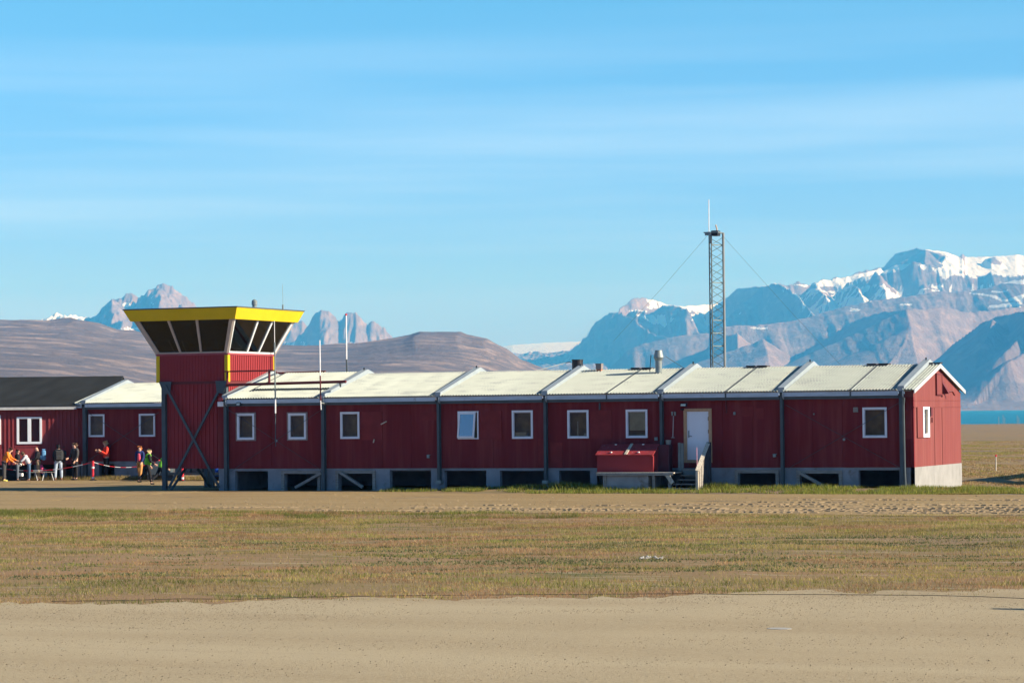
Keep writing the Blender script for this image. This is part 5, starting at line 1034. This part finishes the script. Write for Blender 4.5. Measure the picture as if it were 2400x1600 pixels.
# ------------------------------------------------------------------ people
def skin(name, V, E, R, mats, parent=None, root=0, sub=1):
    me = bpy.data.meshes.new(name); me.from_pydata([tuple(v) for v in V], E, []); o = bpy.data.objects.new(name + '_tmp', me); SC.collection.objects.link(o)
    md = o.modifiers.new('s', 'SKIN'); md.use_smooth_shade = True
    for i, r in enumerate(R):
        sv = me.skin_vertices[0].data[i]; sv.radius = r if isinstance(r, tuple) else (r, r); sv.use_root = (i == root)
    o.modifiers.new('u', 'SUBSURF').levels = sub
    dg = bpy.context.evaluated_depsgraph_get(); m2 = bpy.data.meshes.new_from_object(o.evaluated_get(dg)); m2.name = name
    bpy.data.objects.remove(o); bpy.data.meshes.remove(me); m2.materials.clear(); m2.materials.append(mats)
    for p in m2.polygons: p.use_smooth = True
    return link(name, m2, parent)
SKIN = mat('skin', (.52, .30, .22), .6, var=.05)
def cloth(n, c): return mat('cloth_' + n, c, .9, var=.12, scale=9)
def person(px_, py_, hpx, face, label, top, legs, hair, shoes, lean=0, swing=(0, 0), knee=(0, 0), arms=((10, 15), (10, 15)), vest=None, hood=None, zoff=0, headdrop=0, hairlen=0, skirt=None, head_turn=0, shirt=None, spread=1.0):
    g = at_z(px_, py_, 0); xc, zc = camc(g.x, g.y); S_ = hpx * zc / FOC / 1.76 / max(.8, math.cos(math.radians(lean)) * .55 + .45)
    t = thing('person', (g.x, g.y, 0), label, 'person', 'people waiting outside the terminal')
    fd = math.radians(face); f = np.array((math.cos(fd), math.sin(fd), 0)); r = np.array((math.sin(fd), -math.cos(fd), 0)); u = np.array((0, 0, 1.0))
    o0 = np.array((g.x, g.y, 0.0)); P = lambda a, b, c: o0 + (f * a + r * b + u * c) * S_
    ln = math.radians(lean)
    def UB(a, b, c):   # upper body point, leaned about the hips
        dz = c - .95; return P(a * math.cos(ln) + dz * math.sin(ln), b, .95 + dz * math.cos(ln) - a * math.sin(ln))
    V = [P(0, 0, .95), UB(0, 0, 1.12), UB(0, 0, 1.32), UB(.0, 0, 1.44)]; R = [.125, .125, .14, .06]; E = [(0, 1), (1, 2), (2, 3)]
    hd = headdrop; ht = math.radians(head_turn)
    V += [UB(.02 + hd * .4, 0, 1.52), UB(.035 + hd, 0, 1.60), UB(.03 + hd * 1.2, 0, 1.69), UB(.12 * math.cos(ht) + hd, .12 * math.sin(ht), 1.60)]; R += [.062, .082, .075, .018]; E += [(3, 4), (4, 5), (5, 6), (5, 7)]
    J = {}
    for s, sw, kn in ((-1, swing[0], knee[0]), (1, swing[1], knee[1])):
        a = math.radians(sw); k_ = math.radians(sw - kn); w_ = .095 * spread
        h = P(0, s * .09, .93); kk = P(.44 * math.sin(a), s * w_, .93 - .44 * math.cos(a)); an = P(.44 * math.sin(a) + .41 * math.sin(k_), s * w_ * 1.05, .93 - .44 * math.cos(a) - .41 * math.cos(k_))
        J[s] = (h, kk, an); i = len(V); V += [h, kk, an, an + f * .10 * S_ - u * .05 * S_]; R += [.09, .06, .042, .035]; E += [(0, i), (i, i + 1), (i + 1, i + 2), (i + 2, i + 3)]
    A = {}
    for s, (fa, el) in ((-1, arms[0]), (1, arms[1])):
        a = math.radians(fa); b = math.radians(fa + el); out = .21
        sh = UB(0, s * .185, 1.41); d1 = f * math.sin(a) + u * -math.cos(a); d2 = f * math.sin(b) + u * -math.cos(b)
        e = sh + (d1 * .29 + r * s * .04) * S_; wv = e + (d2 * .25 - r * s * .06) * S_; hv = wv + d2 * .085 * S_
        A[s] = (sh, e, wv, hv); i = len(V); V += [sh, e, wv, hv]; R += [.058, .042, .027, .030]; E += [(3, i), (i, i + 1), (i + 1, i + 2), (i + 2, i + 3)]
        pn = np.cross(d2, r); pn /= np.linalg.norm(pn)
        for q, l in ((-.028, .055), (-.010, .072), (.009, .076), (.027, .066)):
            j = len(V); k1 = hv + (d2 * l * .5 + pn * q * 1.3) * S_; k2 = k1 + (d2 * l * .45 - r * s * .025) * S_; V += [k1, k2]; R += [.0095, .008]; E += [(i + 3, j), (j, j + 1)]
        j = len(V); V += [wv + (d2 * .04 + pn * .045) * S_, wv + (d2 * .08 + pn * .06) * S_]; R += [.011, .009]; E += [(i + 2, j), (j, j + 1)]
    R = [x * S_ for x in R]
    skin('body', V, E, R, SKIN, t)
    # jacket
    V = [P(0, 0, .90), UB(0, 0, 1.12), UB(0, 0, 1.32), UB(.0, 0, 1.45)]; R = [.16, .155, .17, .09]; E = [(0, 1), (1, 2), (2, 3)]
    for s in (-1, 1):
        sh, e, wv, hv = A[s]; i = len(V); V += [sh, e, wv]; R += [.085, .066, .052]; E += [(3, i), (i, i + 1), (i + 1, i + 2)]
    skin('jacket', V, E, [x * S_ for x in R], top, t)
    if vest is not None:
        V = [P(0, 0, .86), UB(0, 0, 1.12), UB(0, 0, 1.32), UB(.0, 0, 1.43)]; E = [(0, 1), (1, 2), (2, 3)]; i = 4
        V += [UB(0, -.15, 1.42), UB(0, .15, 1.42)]; E += [(3, 4), (3, 5)]
        skin('vest', V, E, [x * S_ for x in (.185, .18, .19, .11, .10, .10)], vest, t)
    if shirt is not None:
        V = [P(.10, 0, .92), UB(.10, 0, 1.12), UB(.10, 0, 1.38)]; skin('shirt', V, [(0, 1), (1, 2)], [x * S_ for x in (.11, .11, .09)], shirt, t)
    V = [P(0, 0, .95), P(0, 0, .98)]; R = [.145, .14]; E = [(0, 1)]
    for s in (-1, 1):
        h, kk, an = J[s]; i = len(V); V += [h, kk, an - (an - kk) * .05]; R += [.112, .080, .066]; E += [(0, i), (i, i + 1), (i + 1, i + 2)]
    skin('trousers', V, E, [x * S_ for x in R], legs, t)
    for s in (-1, 1):
        an = J[s][2]; skin('shoe', [an - f * .05 * S_ - u * .02 * S_, an + f * .06 * S_ - u * .035 * S_, an + f * .16 * S_ - u * .05 * S_], [(0, 1), (1, 2)], [.055 * S_, .05 * S_, .035 * S_], shoes, t)
    hr = [UB(-.005 + hd, 0, 1.63), UB(.015 + hd * 1.1, 0, 1.70), UB(-.03 + hd, 0, 1.60 - hairlen)]
    if hair: skin('hair', hr, [(0, 1), (0, 2)], [.092 * S_, .078 * S_, .075 * S_], hair, t)
    if hood: skin('hood', [UB(-.07 + hd * .4, 0, 1.46), UB(-.10 + hd * .3, 0, 1.40)], [(0, 1)], [.10 * S_, .11 * S_], hood, t)
    if skirt: skin('apron', [P(.10, 0, 1.05), P(.12, 0, .78)], [(0, 1)], [.12 * S_, .14 * S_], skirt, t)
    for s in (-1, 1): skin('eye', [UB(.105 + hd, s * .03, 1.625), UB(.112 + hd, s * .03, 1.625)], [(0, 1)], [.010 * S_] * 2, M_BLACK, t, sub=0)
    return t, P, UB, S_
CAMDIR = math.degrees(math.atan2(-_f[1], -_f[0]))      # heading that looks at the camera
RIGHT = CAMDIR + 90; LEFT = CAMDIR - 90
black, dkgrey, dkblue, jeans, ljeans = cloth('black', (.012, .012, .016)), cloth('charcoal', (.05, .048, .05)), cloth('navy', (.015, .03, .12)), cloth('denim', (.06, .11, .19)), cloth('pale_denim', (.36, .44, .54))
orange, redc, tan, ochre, hiv, lime = cloth('orange', (.75, .20, .02)), cloth('bright_red', (.72, .05, .03)), cloth('khaki', (.25, .19, .12)), cloth('ochre', (.46, .22, .07)), cloth('hi_vis_green', (.20, .58, .04)), cloth('yellow_shoe', (.6, .55, .12))
whitec, greyc, brownh, blond, dkh, redh = cloth('white', (.72, .75, .76)), cloth('grey_marl', (.42, .44, .50)), mat('brown_hair', (.07, .04, .025), .8), mat('blond_hair', (.38, .27, .14), .8), mat('dark_hair', (.02, .014, .012), .8), mat('red_hair', (.35, .11, .03), .8)
shoe_d, shoe_b = cloth('dark_shoe', (.03, .028, .028)), cloth('brown_shoe', (.14, .08, .06))
def bag(name, c, r, m_, label, cat, sz, rz=0.0, pocket=True):
    t = thing(name, c, label, cat); w, d, h = sz
    q = Matrix.Translation(c) @ Matrix.Rotation(rz, 4, 'Z')
    def bb(x0, x1, y0, y1, z0, z1, nm, mm, bv):
        b = MB().box(x0, x1, y0, y1, z0, z1); b.v = [tuple(q @ Vector(p)) for p in b.v]; return b.build(nm, mm, t, bevel=bv)
    bb(-w / 2, w / 2, -d / 2, d / 2, 0, h, 'pack', m_, min(sz) * .28)
    if pocket: bb(-w * .38, w * .38, -d / 2 - .06, -d / 2 + .02, h * .08, h * .5, 'pocket', m_, .03); bb(-w * .3, w * .3, -d * .4, d * .4, h, h + .05, 'lid', m_, .02)
    return t
person(10, 1128, 80, RIGHT, 'person in an orange jacket leaning forward at the left edge of the photo', orange, dkgrey, brownh, lime, lean=24, arms=((30, 40), (20, 35)), headdrop=.05, hood=orange)
person(41, 1127, 76, RIGHT + 12, 'person with long dark hair and a pale apron beside the batten wall', black, cloth('slate', (.10, .12, .15)), dkh, shoe_d, hairlen=.14, skirt=whitec, arms=((10, 40), (10, 40)))
person(68, 1126.5, 70, LEFT + 20, 'person in a grey hoodie with a dark red hood stooping over the bags', greyc, jeans, brownh, shoe_b, lean=26, hood=cloth('wine', (.30, .03, .07)), arms=((40, 20), (35, 20)), headdrop=.06, hairlen=.03)
_, P_, UB_, s_ = person(90, 1126, 82, LEFT + 10, 'bald person in a dark jacket wearing a blue backpack', black, tan, None, shoe_b, lean=4, arms=((15, 50), (15, 45)), knee=(4, 6), spread=1.1)
c_ = UB_(-.27, 0, 1.0); bag('backpack', Vector(c_), 0, cloth('sky_blue', (.10, .26, .46)), 'blue backpack on the back of the bald person', 'backpack', (.26, .22, .52), rz=math.radians(LEFT + 10) - PI / 2 + PI)
_, P_, UB_, s_ = person(137, 1125.5, 85, CAMDIR + 180 + 14, 'person in pale jeans and dark hood seen from behind under a big black pack', black, ljeans, black, shoe_b, arms=((10, 25), (5, 15)), hairlen=.06, spread=1.5)
c_ = UB_(-.26, 0, .95); bag('backpack', Vector(c_), 0, cloth('pack_black', (.03, .032, .035)), 'large black rucksack on the person in pale jeans', 'backpack', (.42, .28, .55), rz=math.radians(CAMDIR + 14) + PI / 2)
person(151, 1124, 80, LEFT + 20, 'person in brown trousers mostly hidden behind the large black rucksack', dkgrey, cloth('brown', (.16, .09, .06)), brownh, shoe_b, arms=((5, 10), (5, 10)), hood=dkgrey)
person(176, 1125, 89, LEFT + 50, 'person in a long dark coat standing against the batten wall corner', dkgrey, black, brownh, shoe_d, arms=((8, 20), (8, 60)), head_turn=20, hood=dkgrey)
person(249, 1124, 93, LEFT + 25, 'tall blond person in a red and black jacket looking down at their hands', redc, black, blond, shoe_d, arms=((18, 105), (22, 98)), headdrop=.05, vest=None, hood=black, lean=-2)
person(328, 1125.5, 82, CAMDIR - 15, 'red-haired person in a navy jacket and ochre trousers walking', dkblue, ochre, redh, shoe_b, swing=(20, -16), knee=(6, 12), arms=((12, 20), (-10, 20)), shirt=cloth('red_shirt', (.5, .06, .10)), spread=1.2)
person(346, 1136, 86, RIGHT + 14, 'person in a green hi-vis vest and black clothes striding right', black, black, blond, shoe_d, lean=8, swing=(-24, 14), knee=(14, 6), arms=((-5, 35), (10, 50)), vest=hiv)
person(377, 1137, 74, RIGHT + 30, 'hi-vis worker half hidden behind the left tower leg', black, black, dkh, shoe_d, lean=20, swing=(-28, 20), knee=(25, 6), arms=((20, 35), (10, 30)), vest=hiv)

# ------------------------------------------------------------------ posts, tape, bags, trolley under the tower
def bollard(px_, py_, top, label):
    g = at_z(px_, py_, 0); h = at_y(px_, top, g.y).z; t = thing('barrier_post', (g.x, g.y, 0), label, 'barrier post', 'red barrier posts')
    MB().tube([(g.x, g.y, .05), (g.x, g.y, h * .97), (g.x, g.y, h)], [.065, .06, .04], 12).build('post', M_LREDP, t)
    for a in (.10, .62): MB().tube([(g.x, g.y, h * a), (g.x, g.y, h * (a + .09))], .068, 12).build('white_band', M_LWHITE, t)
    MB().tube([(g.x, g.y, 0), (g.x, g.y, .06)], [.20, .16], 12).build('foot', M_BLACK, t); return Vector((g.x, g.y, h))
b1 = bollard(218, 1126, 1079.5, 'red and white barrier post holding the chain in front of the wing')
b2 = bollard(373, 1124, 1077, 'red barrier post behind the hi-vis workers')
b3 = bollard(428, 1127.5, 1076, 'red barrier post seen under the tower')
b0 = at_z(-60, 1127, 0); b0 = Vector((b0.x, b0.y, b1.z))
ch = thing('barrier_chain', b1, 'sagging red and white plastic chain between the barrier posts', 'chain')
for (p, q, sag) in ((b0, b1, .42), (b1, b2, .30)):
    n = 24
    for i in range(n):
        f = lambda t: p.lerp(q, t) - Vector((0, 0, .06 + sag * 4 * t * (1 - t)))
        pipe('chain_length', [f(i / n), f((i + 1) / n)], .018, M_LREDP if (i // 2) % 2 else M_LWHITE, ch, 5)
def local_bag(px_, py_, sz, m_, label, nm='duffel_bag', cat='bag', rz=0.0):
    g = at_z(px_, py_, 0); return bag(nm, Vector((g.x, g.y, 0)), 0, m_, label, cat, sz, rz=YAW + rz, pocket=nm != 'crate')
local_bag(24, 1126.5, (.75, .4, .55), black, 'big black bag between the orange jacket and the dark-haired person')
local_bag(33, 1126, (.5, .4, .72), cloth('pack_black', (.03, .032, .035)), 'upright black bag behind the dark-haired person', rz=.4)
local_bag(54, 1126.5, (.60, .35, .36), black, 'black bag on the ground with a white label box beside the stooping person')
g = at_z(54, 1126.5, 0); tag(MB().box(g.x - .12, g.x + .16, g.y - .35, g.y - .20, .24, .40).build('white_box', M_LWHITE, None, bevel=.01), 'small white box leaning on the black bag', 'box')
local_bag(105, 1124.5, (.25, .2, .55), cloth('light_teal', (.18, .36, .42)), 'light blue bag standing behind the bald person')
g = at_z(105, 1124.5, 0); tag(MB().tube([(g.x, g.y - .3, .36), (g.x + .03, g.y - .3, .60), (g.x, g.y - .3, .78)], [.07, .11, .05], 8).build('pink_pouch', cloth('pink', (.8, .10, .25)), None), 'bright pink pouch beside the light blue bag', 'pouch')
g = at_z(98, 1126, 0); tb = thing('folding_table', g, 'low folding table with thin splayed legs beside the bald person', 'table')
q = Matrix.Translation(g) @ Matrix.Rotation(YAW, 4, 'Z')
def tbx(mb, nm, mm): mb.v = [tuple(q @ Vector(p)) for p in mb.v]; return mb.build(nm, mm, tb)
tbx(MB().box(-.75, .65, -.2, .25, .42, .45), 'table_top', M_WOOD)
for x, d in ((-.62, -.12), (-.30, .1), (.15, -.1), (.5, .12)): tbx(MB().bar((x, -.1, .42), (x + d, -.12, 0), .03), 'leg', M_LWHITE)
# baggage trolley and its load, seen past and under the tower
g = at_z(440, 1127.5, 0); tr = thing('baggage_trolley', g, 'long flat dark baggage trolley behind the tower legs', 'trolley')
Mq = Matrix.Translation(g) @ Matrix.Rotation(math.radians(6), 4, 'Z')
def tq(mb, nm, mm, par=tr, bv=0): mb.v = [tuple(Mq @ Vector(p)) for p in mb.v]; return mb.build(nm, mm, par, bevel=bv)
tq(MB().box(-1.6, 2.2, .3, 1.7, .30, .42), 'deck', M_STEEL); tq(MB().box(-1.55, -1.5, .35, 1.65, .42, 1.1), 'end_rail', M_STEEL)
for x in (-1.1, 1.7):
    for y in (.35, 1.55): tq(MB().tube([(x, y, .17), (x, y + .12, .17)], .17, 14), 'wheel', M_BLACK)
def load(x0, x1, y0, y1, z1, mm, label, nm='crate', cat='crate'):
    c = Mq @ Vector(((x0 + x1) / 2, (y0 + y1) / 2, .43)); t = thing(nm, c, label, cat)
    tq(MB().box(x0, x1, y0, y1, .43, z1), 'case', mm, t, .02); tq(MB().box(x0 + .05, x1 - .05, y0 - .015, y0 + .02, (z1 + .43) / 2, (z1 + .43) / 2 + .05), 'handle', M_BLACK, t)
load(-.9, -.1, .5, 1.3, 1.0, M_STEEL, 'dark grey crate on the trolley left of the barrier post')
load(0.0, .55, .5, 1.2, .85, M_STEEL, 'grey crate on the trolley right of the barrier post')
load(.62, 1.0, .5, 1.2, .8, cloth('navy', (.015, .03, .12)), 'navy blue case in the middle of the trolley')
load(1.4, 2.1, .5, 1.2, .62, M_WOOD, 'pale wooden crate at the right end of the trolley')
g = at_z(362, 1125.5, 0); tk = thing('covered_cart', g, 'dark tarpaulin-covered cart behind the hi-vis vests', 'cart')
Mq = Matrix.Translation(g) @ Matrix.Rotation(YAW, 4, 'Z')
tq(MB().prism([(-.45, .3, .25), (-.40, .3, .55), (.05, .3, .95), (.65, .3, 1.05), (.65, .3, .25)], (0, 1.2, 0)), 'tarpaulin', mat('slate_tarpaulin', (.06, .08, .10), .6), tk, .03)
for x in (-.25, .45): tq(MB().tube([(x, .28, .15), (x, .42, .15)], .15, 12), 'wheel', M_BLACK, tk)
g = at_z(509, 1126, 0); d_ = thing('blue_drum', g, 'blue plastic drum at the right under the tower', 'drum'); MB().tube([(g.x, g.y, .2), (g.x, g.y, .25), (g.x, g.y, .95), (g.x, g.y, 1.0)], [.22, .27, .27, .22], 16).build('shell', M_BLUEP, d_); MB().tube([(g.x, g.y, 0), (g.x, g.y, .2)], .16, 12).build('stand', M_BLACK, d_)
g = at_z(497, 1126, 0); s_ = thing('white_sack', g, 'white sack beside the blue drum under the tower', 'sack'); MB().tube([(g.x, g.y, .0), (g.x, g.y, .3), (g.x, g.y, .75), (g.x, g.y, .95)], [.10, .16, .17, .10], 10).build('sack_body', M_LWHITE, s_, smooth=True); MB().tube([(g.x, g.y, .93), (g.x, g.y, 1.02)], [.05, .03], 8).build('tie', M_BLUEP, s_)

# ------------------------------------------------------------------ small things on the ground
def gpt(x, y, z=.02): return at_z(x, y, z)
pts = [gpt(x, y, .022) for x, y in ((120, 1408), (200, 1407), (300, 1406), (420, 1402), (560, 1403), (720, 1398), (850, 1396), (1000, 1394), (1150, 1393), (1300, 1392), (1450, 1391), (1600, 1390), (1760, 1392), (1900, 1392), (2060, 1393), (2180, 1394), (2300, 1397), (2420, 1402))]
tag(MB().tube(pts, .005, 5).build('ground_cable', M_BLACK), 'thin black cable lying along the edge of the grass', 'cable')
def slab_stone(x, y, w, d, label):
    g = gpt(x, y); n = 9; ring = [(g.x + math.cos(2 * PI * k / n) * w * random.uniform(.8, 1.1), g.y + math.sin(2 * PI * k / n) * d * random.uniform(.8, 1.1), 0) for k in range(n)]
    tag(MB().prism(ring, (0, 0, .018)).build('flat_stone', mat('pale_stone', (.34, .33, .30), .8, var=.1)), label, 'stone', 'pale flat stones')
slab_stone(1826, 1471, .20, .15, 'flat pale slab bedded in the gravel')
rc_ = thing('rubble_patch', gpt(1526, 1306), 'small patch of whitish rubble in the grass strip', 'rubble')
for k in range(14):
    g = gpt(1500 + k * 4.2 + random.uniform(-2, 2), 1306 + random.uniform(-2, 2)); s = random.uniform(.02, .04); MB().tube([(g.x, g.y, 0), (g.x, g.y, s * .8), (g.x, g.y, s * 1.3)], [s, s, s * .4], 6).build('white_stone', mat('pale_stone', (.34, .33, .30)), rc_)
g = at_z(2334, 1104, gz(np.array(-4.15), np.array(32.7)).item()); mk = thing('marker_stake', g, 'single whitish marker stake in the field right of the building', 'stake')
pipe('stake', [g - Vector((0, 0, .2)), Vector((g.x + .02, g.y, at_y(2336, 1068, g.y).z))], .035, M_WOODL, mk); pipe('tip', [Vector((g.x + .02, g.y, at_y(2336, 1070, g.y).z)), Vector((g.x + .02, g.y, at_y(2336, 1065, g.y).z))], .045, M_LREDP, mk)
for i, (x, y0, y1) in enumerate(((2341, 976, 992), (2351, 972, 991), (2355, 978, 991), (2384, 973, 991), (2388, 977, 991))):
    a = at_z(x, y1, -3.6); zz = at_y(x, y0, a.y).z
    t = pipe('shore_pole', [a - Vector((0, 0, .5)), Vector((a.x, a.y, zz))], .10, M_WOOD); tag(t, 'thin pole near the far shore, one of five standing at the water edge', 'pole', 'poles at the water edge')
# parked aircraft just beyond the right edge of the view: only their shadows reach the picture
def aircraft(x, y, rz, s, label):
    t = thing('parked_aircraft', (x, y, 0), label, 'aircraft', 'parked aircraft beyond the right edge'); t.rotation_euler = (0, 0, rz); Mq_ = Matrix.Translation((x, y, 0)) @ Matrix.Rotation(rz, 4, 'Z') @ Matrix.Scale(s, 4)
    def ap(mb, nm, mm, sm=False): mb.v = [tuple(Mq_ @ Vector(p)) for p in mb.v]; return mb.build(nm, mm, t, smooth=sm)
    ap(MB().tube([(-7.5, 0, 2.3), (-6, 0, 2.2), (-2, 0, 1.9), (3.5, 0, 1.8), (5.6, 0, 1.6), (7, 0, 1.3)], [.25, .55, .95, .95, .75, .2], 16), 'fuselage', M_LWHITE, True)
    ap(MB().prism([(-1, 0, 2.85), (.2, -9.5, 2.85), (.6, -9.5, 2.85), (1.1, 0, 2.85), (.6, 9.5, 2.85), (.2, 9.5, 2.85)], (0, 0, .2)), 'wing', M_LWHITE); ap(MB().box(-7.6, -6.4, -3, 3, 2.6, 2.7), 'tailplane', M_LWHITE); ap(MB().prism([(-7.8, -.08, 2.3), (-5.6, -.08, 2.3), (-7.0, -.08, 5.0), (-8.0, -.08, 5.0)], (0, .16, 0)), 'fin', M_LREDP)
    for yy in (-1.6, 1.6): ap(MB().tube([(0, yy, .35), (0, yy * .6, 1.6)], .09, 8), 'gear_leg', M_STEEL); ap(MB().tube([(0, yy - .12, .35), (0, yy + .12, .35)], .35, 14), 'wheel', M_BLACK)
    ap(MB().tube([(5, 0, .3), (5, 0, 1.2)], .07, 8), 'gear_leg', M_STEEL); ap(MB().tube([(5, -.1, .3), (5, .1, .3)], .3, 12), 'wheel', M_BLACK)
# a swept-wing one whose two wings throw the dark V on the field, and one whose wing tip throws the wedge on the gravel
def swept_aircraft():
    A0 = Vector((4.7, 16.3, 3.0)); t = thing('parked_aircraft', (9, 16.5, 0), 'white swept-wing aircraft parked in the field beyond the right edge', 'aircraft', 'parked aircraft beyond the right edge')
    up = Vector((0, 0, .14))
    MB().prism([A0, A0 + Vector((1.7, .3, 0)), A0 + Vector((1.9, 13.5, 0)), A0 + Vector((.4, 13.5, 0))], up).build('wing', M_LWHITE, t)
    MB().prism([A0, A0 + Vector((6.2, -10.8, 0)), A0 + Vector((7.8, -10.3, 0)), A0 + Vector((1.7, .3, 0))], up).build('wing', M_LWHITE, t)
    MB().tube([(5.6, 16.4, 2.6), (7.5, 16.8, 2.3), (10, 17.3, 2.0), (16, 18.6, 1.9), (20, 19.5, 2.2)], [.15, .5, .8, .8, .3], 14).build('fuselage', M_LWHITE, t, smooth=True)
    for x, y in ((10, 16.4), (10, 18.4), (16, 18.6)): MB().tube([(x, y, .3), (x, y, 1.5)], .08, 8).build('gear_leg', M_STEEL, t); MB().tube([(x, y - .1, .3), (x, y + .1, .3)], .3, 12).build('wheel', M_BLACK, t)
swept_aircraft()
aircraft(24.0, -58.2, math.radians(90), 0.5, 'small white high-wing aircraft parked on the gravel beyond the right edge')
